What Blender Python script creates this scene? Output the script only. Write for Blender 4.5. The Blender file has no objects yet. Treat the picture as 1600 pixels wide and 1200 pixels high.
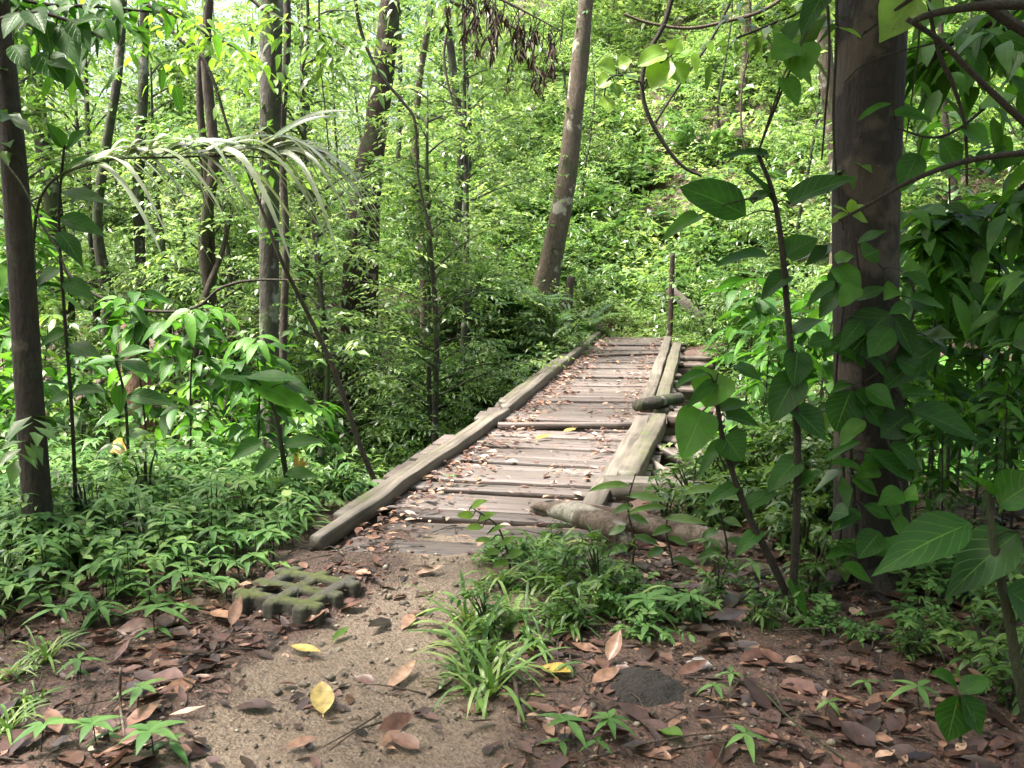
import bpy, math
import numpy as np
from mathutils import Vector

rng = np.random.default_rng(11)
scene = bpy.context.scene
COL = scene.collection
R = math.radians

# ------------------------------------------------------------------ camera model
F, CX, CY, CAMZ = 1500.0, 800.0, 600.0, 1.6
PITCH = math.atan(218 / F)
RIGHT = np.array([1.0, 0, 0])
FWD = np.array([0, math.cos(PITCH), -math.sin(PITCH)])
UP = np.array([0, math.sin(PITCH), math.cos(PITCH)])
EYE = np.array([0, 0, CAMZ])


def ray(px, py):
    d = RIGHT * ((px - CX) / F) + UP * ((CY - py) / F) + FWD
    return d / np.linalg.norm(d)


def at(px, py, Y):
    """point seen at that place of the photograph, Y metres in front"""
    d = ray(px, py)
    return EYE + d * (Y / d[1])


def onz(px, py, z=0.0):
    d = ray(px, py)
    return EYE + d * ((z - CAMZ) / d[2])


def sstep(a, b, x):
    t = np.clip((x - a) / (b - a), 0, 1)
    return t * t * (3 - 2 * t)


# smooth value noise for terrain and shapes
_perm = np.random.default_rng(3).random((256, 256))


def vnoise(x, y):
    x = np.asarray(x, float); y = np.asarray(y, float)
    xi = np.floor(x).astype(int); yi = np.floor(y).astype(int)
    fx = x - xi; fy = y - yi
    fx = fx * fx * (3 - 2 * fx); fy = fy * fy * (3 - 2 * fy)
    g = lambda a, b: _perm[a % 256, b % 256]
    return (g(xi, yi) * (1 - fx) + g(xi + 1, yi) * fx) * (1 - fy) + (g(xi, yi + 1) * (1 - fx) + g(xi + 1, yi + 1) * fx) * fy


def fbm(x, y, o=4):
    s, a, t = 0, 0.5, 0
    for k in range(o):
        s = s + a * (vnoise(x * 2 ** k + 17.3 * k, y * 2 ** k + 5.1 * k) - 0.5); a *= 0.5
    return s


# ------------------------------------------------------------------ bridge line (plan view)
DECK_L = [onz(486, 880), onz(607, 793), onz(797, 653), onz(940, 527)]
DECK_R = [onz(872, 880), onz(910, 787), onz(997, 653), onz(1040, 533)]
_c = [(a + b) / 2 for a, b in zip(DECK_L, DECK_R)]
BR_Y = np.array([c[1] for c in _c]); BR_X = np.array([c[0] for c in _c])


def bridge_x(y):
    return np.interp(y, BR_Y, BR_X) + np.where(np.asarray(y) > BR_Y[-1], (np.asarray(y) - BR_Y[-1]) * 0.2, 0) \
        + np.where(np.asarray(y) < BR_Y[0], (np.asarray(y) - BR_Y[0]) * 0.16, 0)


PAVER = (onz(356, 930, .07) + onz(557, 905, .07)) / 2


def path_mask(x, y):
    cx = np.interp(y, [1.5, 2.8, 3.6, 4.4, 5.2, 16, 24], [-0.75, -0.62, -0.46, -0.18, 0.05, 2.0, 3.4])
    w = np.interp(y, [2, 3.2, 4.2, 5.2, 16, 24], [0.62, 0.50, 0.40, 0.60, 0.5, 0.5])
    d = np.abs(x - cx) / w + fbm(x * 1.7, y * 1.7) * 0.9
    return 1 - sstep(0.65, 1.25, d)


def ground(x, y):
    x = np.asarray(x, float); y = np.asarray(y, float)
    z = -0.035 + 0 * x
    # the gully under the bridge
    yc = 10.7 - 0.10 * np.clip(x, -8, 8)
    hw = 4.5
    g = np.clip(1 - ((y - yc) / hw) ** 2, 0, 1) ** 0.8
    z = z - 2.0 * g * (1 - 0.45 * sstep(3, 12, np.abs(x - 1)))
    # far hillside, steeper to the right
    s = np.interp(x, [-14, -6, -1.5, 2, 8, 20], [0.10, 0.16, 0.36, 0.6, 0.75, 0.6])
    st = np.interp(x, [-10, -2, 3, 9], [16, 15.6, 19.0, 15])
    u = y - st
    z = z + s * (np.sqrt(u * u + 3.0) + u) * 0.5 * np.where(y < 70, 1, 70 / np.maximum(y, 1))
    z = z + 0.28 * np.maximum(x - 4.0, 0) * sstep(2, 8, y) * (1 - sstep(14, 22, y)) * np.where(x < 20, 1, 20 / np.maximum(x, 1))
    # bank left of the far end
    z = z + 0.45 * np.exp(-(((x + 0.2) / 1.6) ** 2 + ((y - 15.3) / 1.6) ** 2))
    amp = np.where(np.abs(y - 9) < 5, 1, 1)
    z = z + 0.10 * fbm(x * 0.6, y * 0.6) * amp * sstep(3, 8, np.hypot(x, y)) * (1 - path_mask(x, y)) * 2
    z = z + 0.03 * fbm(x * 2.5 + 9, y * 2.5) * (1 - 0.5 * path_mask(x, y)) - 0.02 * path_mask(x, y) * (1 - sstep(4.5, 5.5, y))
    k = (1 - sstep(0.9, 1.7, np.abs(x - bridge_x(y)))) * sstep(13.0, 14.5, y) * (1 - sstep(16.35, 17.6, y))
    z = z * (1 - k) + np.minimum(z, -0.05) * k
    z = z - 0.05 * (1 - sstep(0.75, 0.95, np.abs(x - bridge_x(y)))) * sstep(4.75, 5.0, y)
    z = z + (0.04 + 0.05 * fbm(x * 2.2 + 3, y * 2.2)) * (1 - sstep(4.95, 5.6, y)) * sstep(4.3, 4.7, y) * (1 - sstep(0.8, 1.0, np.abs(x - bridge_x(y))))
    z = z + 0.055 * np.exp(-(((x - PAVER[0]) ** 2 + (y - PAVER[1]) ** 2) / 0.045) ** 2)
    z = z + 0.10 * sstep(0.9, 3.0, x) * (1 - sstep(5.0, 6.5, y))
    return z


def gz(x, y):
    return float(ground(x, y))


def gpt(px, py):
    """where the line of sight meets the terrain"""
    d = ray(px, py)
    t = np.linspace(1.0, 60, 6000)
    P = EYE[None] + d[None] * t[:, None]
    h = P[:, 2] - ground(P[:, 0], P[:, 1])
    k = np.argmax(h < 0)
    return P[k]


# ------------------------------------------------------------------ mesh helpers
class MB:
    def __init__(s):
        s.v, s.q, s.a, s.n = [], [], [], 0

    def add(s, v, q, a):
        s.v.append(np.asarray(v, np.float32)); s.q.append(np.asarray(q, np.int32) + s.n)
        s.a.append(np.asarray(a, np.float32)); s.n += len(v)

    def mesh(s, name, mat, smooth=True):
        v = np.concatenate(s.v); q = np.concatenate(s.q); a = np.concatenate(s.a)
        me = bpy.data.meshes.new(name)
        me.vertices.add(len(v)); me.vertices.foreach_set('co', v.ravel())
        me.loops.add(q.size); me.loops.foreach_set('vertex_index', q.ravel())
        me.polygons.add(len(q))
        me.polygons.foreach_set('loop_start', np.arange(0, q.size, 4, dtype=np.int32))
        me.polygons.foreach_set('loop_total', np.full(len(q), 4, np.int32))
        me.polygons.foreach_set('use_smooth', np.full(len(q), smooth, bool))
        at_ = me.attributes.new('lv', 'FLOAT_VECTOR', 'POINT')
        at_.data.foreach_set('vector', a.ravel())
        me.update(calc_edges=True)
        if mat: me.materials.append(mat)
        return me

    def build(s, name, mat, parent=None, smooth=True, origin=None):
        if origin is not None:
            s.v = [v - np.asarray(origin, np.float32) for v in s.v]
        o = bpy.data.objects.new(name, s.mesh(name, mat, smooth)); COL.objects.link(o)
        if parent is not None: o.parent = parent
        elif origin is not None: o.location = tuple(map(float, origin))
        return o


def nrm(v):
    return v / np.maximum(np.linalg.norm(v, axis=-1, keepdims=True), 1e-9)


def catmull(P, n):
    P = np.asarray(P, float)
    if len(P) < 3:
        t = np.linspace(0, 1, n)[:, None]
        return P[0] * (1 - t) + P[-1] * t
    Q = np.vstack([2 * P[0] - P[1], P, 2 * P[-1] - P[-2]])
    u = np.linspace(0, len(P) - 1 - 1e-6, n); i = u.astype(int); f = (u - i)[:, None]
    a, b, c, d = Q[i], Q[i + 1], Q[i + 2], Q[i + 3]
    return 0.5 * (2 * b + (c - a) * f + (2 * a - 5 * b + 4 * c - d) * f * f + (3 * b - a - 3 * c + d) * f ** 3)


def tube(M, pts, rad, ns=8, n=None, shade=0.5, rough=0.0, flute=0.0, seed=0, caps=True, sq=0.0):
    pts = np.asarray(pts, float)
    n = n or max(4, len(pts) * 4)
    rad = np.interp(np.linspace(0, 1, n), np.linspace(0, 1, len(np.atleast_1d(rad))), np.atleast_1d(rad))
    P = catmull(pts, n)
    T = nrm(np.gradient(P, axis=0))
    ref = np.array([0, 0, 1.0]) if abs(T[:, 2].mean()) < 0.8 else np.array([0, 1.0, 0])
    A = nrm(np.cross(T, ref)); B = np.cross(T, A)
    th = np.linspace(0, 2 * math.pi, ns, endpoint=False)
    s = np.concatenate([[0], np.cumsum(np.linalg.norm(np.diff(P, axis=0), axis=1))])
    rr = np.ones((n, ns))
    if rough:
        rr = rr + rough * 2 * fbm(seed + np.cos(th)[None] * 1.5 + s[:, None] * 2.2, seed * 2 + np.sin(th)[None] * 1.5 + s[:, None] * 1.1)
    if flute:
        k = np.linspace(0, 1, n)[:, None]
        rr = rr + flute * np.exp(-k * 9) * (0.6 + np.cos(th * 5 + seed)[None])
    if sq:
        rr = rr * (1 + sq * np.cos(4 * th)[None])
    r = rad[:, None] * rr
    V = P[:, None] + r[..., None] * (np.cos(th)[None, :, None] * A[:, None] + np.sin(th)[None, :, None] * B[:, None])
    if caps:
        V = np.concatenate([np.repeat(P[:1, None], ns, 1), V, np.repeat(P[-1:, None], ns, 1)], 0)
        s = np.concatenate([[s[0]], s, [s[-1]]])
    m = len(V)
    i = np.arange(m - 1)[:, None] * ns; j = np.arange(ns)[None]
    q = np.stack([i + j, i + (j + 1) % ns, i + ns + (j + 1) % ns, i + ns + j], -1).reshape(-1, 4)
    a = np.zeros((m, ns, 3)); a[..., 0] = (th / (2 * math.pi))[None]; a[..., 1] = s[:, None]; a[..., 2] = shade
    M.add(V.reshape(-1, 3), q, a.reshape(-1, 3))


def boxm(M, c, ax, ay, az, shade=0.5, jit=0.0, nseg=1, seed=0):
    """oriented box with softened (chamfered) long edges; ax, ay, az are half vectors; ax is the long way"""
    c, ax, ay, az = (np.asarray(t, float) for t in (c, ax, ay, az))
    ch = 0.14
    prof = np.array([[-1, -1 + ch], [-1, 1 - ch], [-1 + ch, 1], [1 - ch, 1], [1, 1 - ch], [1, -1 + ch], [1 - ch, -1], [-1 + ch, -1]])
    ly, lz = np.linalg.norm(ay), np.linalg.norm(az)
    k = min(ly, lz)
    prof = prof.copy()
    for p in prof:
        if abs(p[0]) < 1: p[0] = np.sign(p[0]) * (1 - ch * k / ly * 1.0)
        if abs(p[1]) < 1: p[1] = np.sign(p[1]) * (1 - ch * k / lz * 1.0)
    n = nseg + 1
    t = np.linspace(-1, 1, n)
    V = []
    for i, tt in enumerate(t):
        d = fbm(np.array([seed + tt * 2.0]), np.array([seed * 3.1]))[0] * 2 * jit if jit else 0
        d2 = fbm(np.array([seed + 40 + tt * 3.0]), np.array([seed * 1.7]))[0] * 2 * jit if jit else 0
        w = 1 + (fbm(np.array([seed * 2.3 + tt * 5]), np.array([seed + 3.0]))[0] * 0.25 if jit else 0)
        V.append(c + ax * tt + prof[:, :1] * ay * w + prof[:, 1:] * az + ay / ly * d + az / lz * d2)
    V = np.array(V)
    V = np.concatenate([np.repeat(V[:1].mean(1, keepdims=True), 8, 1), V, np.repeat(V[-1:].mean(1, keepdims=True), 8, 1)], 0)
    m = len(V)
    i = np.arange(m - 1)[:, None] * 8; j = np.arange(8)[None]
    q = np.stack([i + j, i + (j + 1) % 8, i + 8 + (j + 1) % 8, i + 8 + j], -1).reshape(-1, 4)
    L = np.linalg.norm(ax)
    tt = np.concatenate([[-1], t, [1]])
    a = np.zeros((m, 8, 3)); a[..., 0] = (tt * L + seed * 3.7)[:, None]; a[..., 1] = prof[:, 0][None] * ly + prof[:, 1][None] * lz * 0.7 + seed * 1.3; a[..., 2] = shade
    M.add(V.reshape(-1, 3), q, a.reshape(-1, 3))


PROF = {
    'oval': lambda u: np.sin(math.pi * np.clip(u, 0, 1) ** 0.85) ** 0.8,
    'lance': lambda u: np.clip(np.sin(math.pi * np.clip(u, 0, 1) ** 0.7), 0, 1) ** 1.1,
    'heart': lambda u: np.clip(np.sin(math.pi * np.clip(u * 0.93 + 0.07, 0, 1) ** 0.62), 0, 1) ** 0.7,
    'strap': lambda u: np.clip(np.minimum(u * 8, (1 - u) * 3.0), 0, 1) ** 0.6,
}


def leaves(M, base, d, up, L, W, nl=2, cols=1, droop=0.25, fold=0.15, shade=0.5, prof='oval', wave=0.0):
    """a batch of leaves: base (N,3), direction, up hint, lengths and widths"""
    base = np.atleast_2d(base); N = len(base)
    d = nrm(np.broadcast_to(d, (N, 3)).astype(float)); up = np.broadcast_to(up, (N, 3)).astype(float)
    L = np.broadcast_to(L, N).astype(float); W = np.broadcast_to(W, N).astype(float)
    droop = np.broadcast_to(droop, N).astype(float); shade = np.broadcast_to(shade, N).astype(float)
    side = nrm(np.cross(d, up) + 1e-6); nn = np.cross(side, d)
    if nl == 1:                                   # far leaf: one folded quad
        t = d * L[:, None]
        mid = base + t * 0.45 - np.array([0, 0, 1.0]) * (droop * L * 0.05)[:, None]
        tip = base + t - np.array([0, 0, 1.0]) * (droop * L * 0.5)[:, None]
        lift = nn * (W * fold)[:, None]
        V = np.stack([base, mid + side * (W / 2)[:, None] + lift, tip, mid - side * (W / 2)[:, None] + lift], 1)
        q = np.arange(N)[:, None] * 4 + np.arange(4)[None]
        a = np.zeros((N, 4, 3)); a[:, :, 0] = [0, .5, 1, .5]; a[:, :, 1] = [0, 1, 0, -1]; a[:, :, 2] = shade[:, None]
        M.add(V.reshape(-1, 3), q, a.reshape(-1, 3)); return
    u = np.linspace(0, 1, nl + 1)
    v = np.linspace(-1, 1, 2 * cols + 1)
    w = np.maximum(PROF[prof](u), 0.02)
    spine = base[:, None] + d[:, None] * (L[:, None] * u[None])[..., None] \
        - np.array([0, 0, 1.0]) * (droop[:, None] * L[:, None] * (u ** 2)[None])[..., None]
    hw = (W / 2)[:, None] * w[None]
    wav = wave * np.sin(u * 9.0)[None, :, None] * (np.abs(v) * np.sign(v + 0.001))[None, None, :] if wave else 0
    V = spine[:, :, None] + side[:, None, None] * (hw[..., None] * v)[..., None] \
        + nn[:, None, None] * (hw[..., None] * (fold * 2 * np.abs(v) ** 1.3 + wav))[..., None]
    nr, nc = nl + 1, len(v)
    i = np.arange(nl)[:, None] * nc; j = np.arange(nc - 1)[None]
    q1 = np.stack([i + j, i + j + 1, i + nc + j + 1, i + nc + j], -1).reshape(-1, 4)
    q = (np.arange(N)[:, None, None] * (nr * nc) + q1[None]).reshape(-1, 4)
    a = np.zeros((N, nr, nc, 3)); a[..., 0] = u[None, :, None]; a[..., 1] = v[None, None]; a[..., 2] = shade[:, None, None]
    M.add(V.reshape(-1, 3), q, a.reshape(-1, 3))


def rdir(N, zlo=-1, zhi=1, r=None):
    r = r or rng
    z = r.uniform(zlo, zhi, N); t = r.uniform(0, 2 * math.pi, N); c = np.sqrt(np.maximum(0, 1 - z * z))
    return np.stack([c * np.cos(t), c * np.sin(t), z], 1)


def sprays(M, base, d, length, nleaf, L, W, nl=2, droop=0.3, sag=0.25, shade=(0.2, 0.8), spread=0.9, prof='oval', wood=None, tw=0.004, rosette=False):
    """leafy twigs: leaves set alternately along each twig, blades lying fairly flat and drooping"""
    N = len(base); d = nrm(d)
    side = nrm(np.cross(d, np.array([0, 0, 1.0])) + 1e-6)
    sb = rng.uniform(*shade, N)
    B, D, S, Ls = [], [], [], []
    for k in range(nleaf):
        t = (k + 1.0) / nleaf if not rosette else 0.75 + 0.25 * rng.random(N)
        p = base + d * (np.reshape(length * t, (-1, 1))) - np.array([0, 0, 1.0]) * np.reshape(length * sag * t * t, (-1, 1))
        sg = (1 if k % 2 else -1) * (0.0 if k == nleaf - 1 else 1.0)
        if rosette: sg = rng.uniform(-1, 1, (N, 1)) * 1.4
        dd = d * (0.65) + side * sg * spread + rng.normal(0, 0.25, (N, 3)) - np.array([0, 0, 0.25])
        B.append(p); D.append(dd); S.append(sb + rng.normal(0, 0.1, N)); Ls.append(rng.uniform(0.7, 1.15, N))
    B = np.concatenate(B); D = np.concatenate(D); S = np.clip(np.concatenate(S), 0, 1); Ls = np.concatenate(Ls)
    upv = np.array([0, 0, 1.0]) + rng.normal(0, 0.35, (len(B), 3))
    leaves(M, B, D, upv, L * Ls, W * Ls, nl=nl, droop=droop * rng.uniform(0.5, 1.4, len(B)), shade=S, prof=prof)
    if wood is not None:
        n = N
        for i in range(n):
            ln = length[i] if np.ndim(length) else length
            tube(wood, [base[i], base[i] + d[i] * ln * .5 - np.array([0, 0, ln * sag * .25]), base[i] + d[i] * ln - np.array([0, 0, ln * sag])], [tw, tw * .5], ns=4, n=4, caps=False)


# ------------------------------------------------------------------ materials
def mat(name):
    m = bpy.data.materials.new(name); m.use_nodes = True
    nt = m.node_tree; nt.nodes.clear()
    out = nt.nodes.new('ShaderNodeOutputMaterial')
    N = lambda t, **k: _node(nt, t, **k)
    return m, nt, out, N, nt.links.new


def _node(nt, t, **k):
    n = nt.nodes.new(t)
    for a, b in k.items():
        if a in n.inputs: n.inputs[a].default_value = b
        else: setattr(n, a, b)
    return n


def ramp(N, stops):
    r = N('ShaderNodeValToRGB'); e = r.color_ramp.elements
    while len(e) < len(stops): e.new(0.5)
    for x, (p, c) in zip(e, stops):
        x.position = p; x.color = (*c, 1)
    return r


def leaf_mat(name, dark, mid, light, trans=0.38, rough=0.38, veins=False, spec=0.5, vein_n=7.0):
    m, nt, out, N, ln = mat(name)
    a = N('ShaderNodeAttribute', attribute_name='lv'); sp = N('ShaderNodeSeparateXYZ'); ln(a.outputs['Vector'], sp.inputs[0])
    rp = ramp(N, [(0.0, dark), (0.5, mid), (1.0, light)]); ln(sp.outputs['Z'], rp.inputs['Fac'])
    col = rp.outputs['Color']
    # blotches and the pale midrib
    tc = N('ShaderNodeTexCoord'); nz = N('ShaderNodeTexNoise', Scale=9.0, Detail=3.0); ln(tc.outputs['Object'], nz.inputs['Vector'])
    mr = N('ShaderNodeMapRange'); mr.inputs[1].default_value = 0.3; mr.inputs[2].default_value = 0.7; mr.inputs[3].default_value = 0.72; mr.inputs[4].default_value = 1.3
    ln(nz.outputs['Fac'], mr.inputs[0])
    mx = N('ShaderNodeMix', data_type='RGBA', blend_type='MULTIPLY'); mx.inputs[0].default_value = 1.0
    ln(col, mx.inputs[6]); ln(mr.outputs[0], mx.inputs[7]); col = mx.outputs[2]
    bs = N('ShaderNodeBsdfPrincipled', Roughness=rough)
    bs.inputs['Specular IOR Level'].default_value = spec
    if veins:
        sn = N('ShaderNodeTexNoise', Scale=55.0, Detail=2.0); ln(tc.outputs['Object'], sn.inputs['Vector'])
        sm_ = N('ShaderNodeMapRange'); sm_.inputs[1].default_value = 0.70; sm_.inputs[2].default_value = 0.74; sm_.inputs[4].default_value = 0.8; ln(sn.outputs['Fac'], sm_.inputs[0])
        sx_ = N('ShaderNodeMix', data_type='RGBA'); ln(sm_.outputs[0], sx_.inputs[0]); ln(col, sx_.inputs[6]); sx_.inputs[7].default_value = (0.09, 0.06, 0.02, 1); col = sx_.outputs[2]
        ab = N('ShaderNodeMath', operation='ABSOLUTE'); ln(sp.outputs['Y'], ab.inputs[0])
        mid_ = N('ShaderNodeMapRange'); mid_.inputs[1].default_value = 0.0; mid_.inputs[2].default_value = 0.05; mid_.inputs[3].default_value = 1; mid_.inputs[4].default_value = 0; ln(ab.outputs[0], mid_.inputs[0])
        m1 = N('ShaderNodeMath', operation='MULTIPLY_ADD'); m1.inputs[1].default_value = -0.32; ln(ab.outputs[0], m1.inputs[0]); ln(sp.outputs['X'], m1.inputs[2])
        m2 = N('ShaderNodeMath', operation='MULTIPLY'); m2.inputs[1].default_value = vein_n; ln(m1.outputs[0], m2.inputs[0])
        m3 = N('ShaderNodeMath', operation='PINGPONG'); m3.inputs[1].default_value = 0.5; ln(m2.outputs[0], m3.inputs[0])
        v2 = N('ShaderNodeMapRange'); v2.inputs[1].default_value = 0.0; v2.inputs[2].default_value = 0.09; v2.inputs[3].default_value = 0.4; v2.inputs[4].default_value = 0; ln(m3.outputs[0], v2.inputs[0])
        mm = N('ShaderNodeMath', operation='MAXIMUM'); ln(mid_.outputs[0], mm.inputs[0]); ln(v2.outputs[0], mm.inputs[1])
        vx = N('ShaderNodeMix', data_type='RGBA'); ln(mm.outputs[0], vx.inputs[0]); ln(col, vx.inputs[6]); vx.inputs[7].default_value = (*[min(1, c * 1.05 + 0.01) for c in light], 1)
        col = vx.outputs[2]
        bp = N('ShaderNodeBump', Strength=0.5, Distance=0.004); bp.invert = True; ln(mm.outputs[0], bp.inputs['Height']); ln(bp.outputs[0], bs.inputs['Normal'])
    ln(col, bs.inputs['Base Color'])
    tr = N('ShaderNodeBsdfTranslucent')
    tcx = N('ShaderNodeMix', data_type='RGBA', blend_type='MULTIPLY'); tcx.inputs[0].default_value = 1.0; ln(col, tcx.inputs[6]); tcx.inputs[7].default_value = (1.5, 1.5, 0.85, 1)
    ln(tcx.outputs[2], tr.inputs['Color'])
    ms = N('ShaderNodeMixShader'); ms.inputs[0].default_value = trans
    ln(bs.outputs[0], ms.inputs[1]); ln(tr.outputs[0], ms.inputs[2]); ln(ms.outputs[0], out.inputs['Surface'])
    return m


def bark_mat(name, a, b, lichen=None, lich_amt=0.5, moss=0.0, scale=6.0, rings=0.0, rough=0.85):
    m, nt, out, N, ln = mat(name)
    tc = N('ShaderNodeTexCoord'); mp = N('ShaderNodeMapping'); mp.inputs['Scale'].default_value = (scale * 1.8, scale * 1.8, scale * 0.6); ln(tc.outputs['Object'], mp.inputs[0])
    n1 = N('ShaderNodeTexNoise', Scale=3.0, Detail=8.0, Roughness=0.65); ln(mp.outputs[0], n1.inputs['Vector'])
    rp = ramp(N, [(0.3, a), (0.7, b)]); ln(n1.outputs['Fac'], rp.inputs['Fac']); col = rp.outputs['Color']
    if rings:
        sx = N('ShaderNodeSeparateXYZ'); ln(tc.outputs['Object'], sx.inputs[0])
        nr = N('ShaderNodeTexNoise', Scale=2.0); ln(tc.outputs['Object'], nr.inputs['Vector'])
        mad = N('ShaderNodeMath', operation='MULTIPLY_ADD'); mad.inputs[1].default_value = 6.0; ln(sx.outputs['Z'], mad.inputs[0]); ln(nr.outputs['Fac'], mad.inputs[2])
        pp = N('ShaderNodeMath', operation='PINGPONG'); pp.inputs[1].default_value = 0.5; ln(mad.outputs[0], pp.inputs[0])
        mr = N('ShaderNodeMapRange'); mr.inputs[1].default_value = 0.0; mr.inputs[2].default_value = 0.12; mr.inputs[3].default_value = 1 - rings; mr.inputs[4].default_value = 1; ln(pp.outputs[0], mr.inputs[0])
        mx = N('ShaderNodeMix', data_type='RGBA', blend_type='MULTIPLY'); mx.inputs[0].default_value = 1; ln(col, mx.inputs[6]); ln(mr.outputs[0], mx.inputs[7]); col = mx.outputs[2]
    if lichen:
        n2 = N('ShaderNodeTexNoise', Scale=3.2, Detail=4.0, Roughness=0.55); ln(tc.outputs['Object'], n2.inputs['Vector'])
        mr = N('ShaderNodeMapRange'); mr.inputs[1].default_value = 0.62 - 0.25 * lich_amt; mr.inputs[2].default_value = 0.68 - 0.25 * lich_amt; ln(n2.outputs['Fac'], mr.inputs[0])
        mx = N('ShaderNodeMix', data_type='RGBA'); ln(mr.outputs[0], mx.inputs[0]); ln(col, mx.inputs[6]); mx.inputs[7].default_value = (*lichen, 1); col = mx.outputs[2]
    if moss:
        n3 = N('ShaderNodeTexNoise', Scale=2.3, Detail=6.0, Roughness=0.7); ln(tc.outputs['Object'], n3.inputs['Vector'])
        mr = N('ShaderNodeMapRange'); mr.inputs[1].default_value = 0.7 - 0.3 * moss; mr.inputs[2].default_value = 0.82 - 0.3 * moss; ln(n3.outputs['Fac'], mr.inputs[0])
        mx = N('ShaderNodeMix', data_type='RGBA'); ln(mr.outputs[0], mx.inputs[0]); ln(col, mx.inputs[6]); mx.inputs[7].default_value = (0.05, 0.075, 0.022, 1); col = mx.outputs[2]
    bs = N('ShaderNodeBsdfPrincipled', Roughness=rough); ln(col, bs.inputs['Base Color'])
    bp = N('ShaderNodeBump', Strength=1.0, Distance=0.03); ln(n1.outputs['Fac'], bp.inputs['Height']); ln(bp.outputs[0], bs.inputs['Normal'])
    ln(bs.outputs[0], out.inputs['Surface'])
    return m


def wood_mat(name, a, b, moss=0.0, dirt=0.4, tint=(0.25, 0.2, 0.17)):
    """weathered sawn timber: grain runs along lv.x, lv.z varies board by board"""
    m, nt, out, N, ln = mat(name)
    at_ = N('ShaderNodeAttribute', attribute_name='lv'); sp = N('ShaderNodeSeparateXYZ'); ln(at_.outputs['Vector'], sp.inputs[0])
    cb = N('ShaderNodeCombineXYZ')
    for k, s_ in (('X', 1.6), ('Y', 42.0), ('Z', 31.0)):
        mu = N('ShaderNodeMath', operation='MULTIPLY'); mu.inputs[1].default_value = s_; ln(sp.outputs[k], mu.inputs[0]); ln(mu.outputs[0], cb.inputs[k])
    n1 = N('ShaderNodeTexNoise', Scale=1.0, Detail=7.0, Roughness=0.6); ln(cb.outputs[0], n1.inputs['Vector'])
    rp = ramp(N, [(0.28, a), (0.66, b)]); ln(n1.outputs['Fac'], rp.inputs['Fac']); col = rp.outputs['Color']
    cm = N('ShaderNodeVectorMath', operation='MULTIPLY'); cm.inputs[1].default_value = (.9, 3.4, 1); ln(cb.outputs[0], cm.inputs[0])
    cn = N('ShaderNodeTexNoise', Scale=1.0, Detail=3.0); ln(cm.outputs[0], cn.inputs['Vector'])
    ck = N('ShaderNodeMapRange'); ck.inputs[1].default_value = 0.30; ck.inputs[2].default_value = 0.40; ck.inputs[3].default_value = 0.3; ck.inputs[4].default_value = 1; ln(cn.outputs['Fac'], ck.inputs[0])
    cx = N('ShaderNodeMix', data_type='RGBA', blend_type='MULTIPLY'); cx.inputs[0].default_value = 1; ln(col, cx.inputs[6]); ln(ck.outputs[0], cx.inputs[7]); col = cx.outputs[2]
    mr = N('ShaderNodeMapRange'); mr.inputs[3].default_value = 0.55; mr.inputs[4].default_value = 1.25; ln(sp.outputs['Z'], mr.inputs[0])
    mx = N('ShaderNodeMix', data_type='RGBA', blend_type='MULTIPLY'); mx.inputs[0].default_value = 1; ln(col, mx.inputs[6]); ln(mr.outputs[0], mx.inputs[7]); col = mx.outputs[2]
    tc = N('ShaderNodeTexCoord')
    n2 = N('ShaderNodeTexNoise', Scale=4.0, Detail=6.0, Roughness=0.65); ln(tc.outputs['Object'], n2.inputs['Vector'])
    mr2 = N('ShaderNodeMapRange'); mr2.inputs[1].default_value = 0.48; mr2.inputs[2].default_value = 0.7; mr2.inputs[4].default_value = dirt; ln(n2.outputs['Fac'], mr2.inputs[0])
    mx2 = N('ShaderNodeMix', data_type='RGBA'); ln(mr2.outputs[0], mx2.inputs[0]); ln(col, mx2.inputs[6]); mx2.inputs[7].default_value = (*tint, 1); col = mx2.outputs[2]
    if moss:
        n3 = N('ShaderNodeTexNoise', Scale=7.0, Detail=6.0, Roughness=0.7); ln(tc.outputs['Object'], n3.inputs['Vector'])
        mr = N('ShaderNodeMapRange'); mr.inputs[1].default_value = 0.66 - 0.25 * moss; mr.inputs[2].default_value = 0.8 - 0.25 * moss; ln(n3.outputs['Fac'], mr.inputs[0])
        mx = N('ShaderNodeMix', data_type='RGBA'); ln(mr.outputs[0], mx.inputs[0]); ln(col, mx.inputs[6]); mx.inputs[7].default_value = (0.07, 0.082, 0.027, 1); col = mx.outputs[2]
    bs = N('ShaderNodeBsdfPrincipled', Roughness=0.6); ln(col, bs.inputs['Base Color'])
    bp = N('ShaderNodeBump', Strength=0.6, Distance=0.006); ln(n1.outputs['Fac'], bp.inputs['Height']); ln(bp.outputs[0], bs.inputs['Normal'])
    ln(bs.outputs[0], out.inputs['Surface'])
    return m


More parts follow.
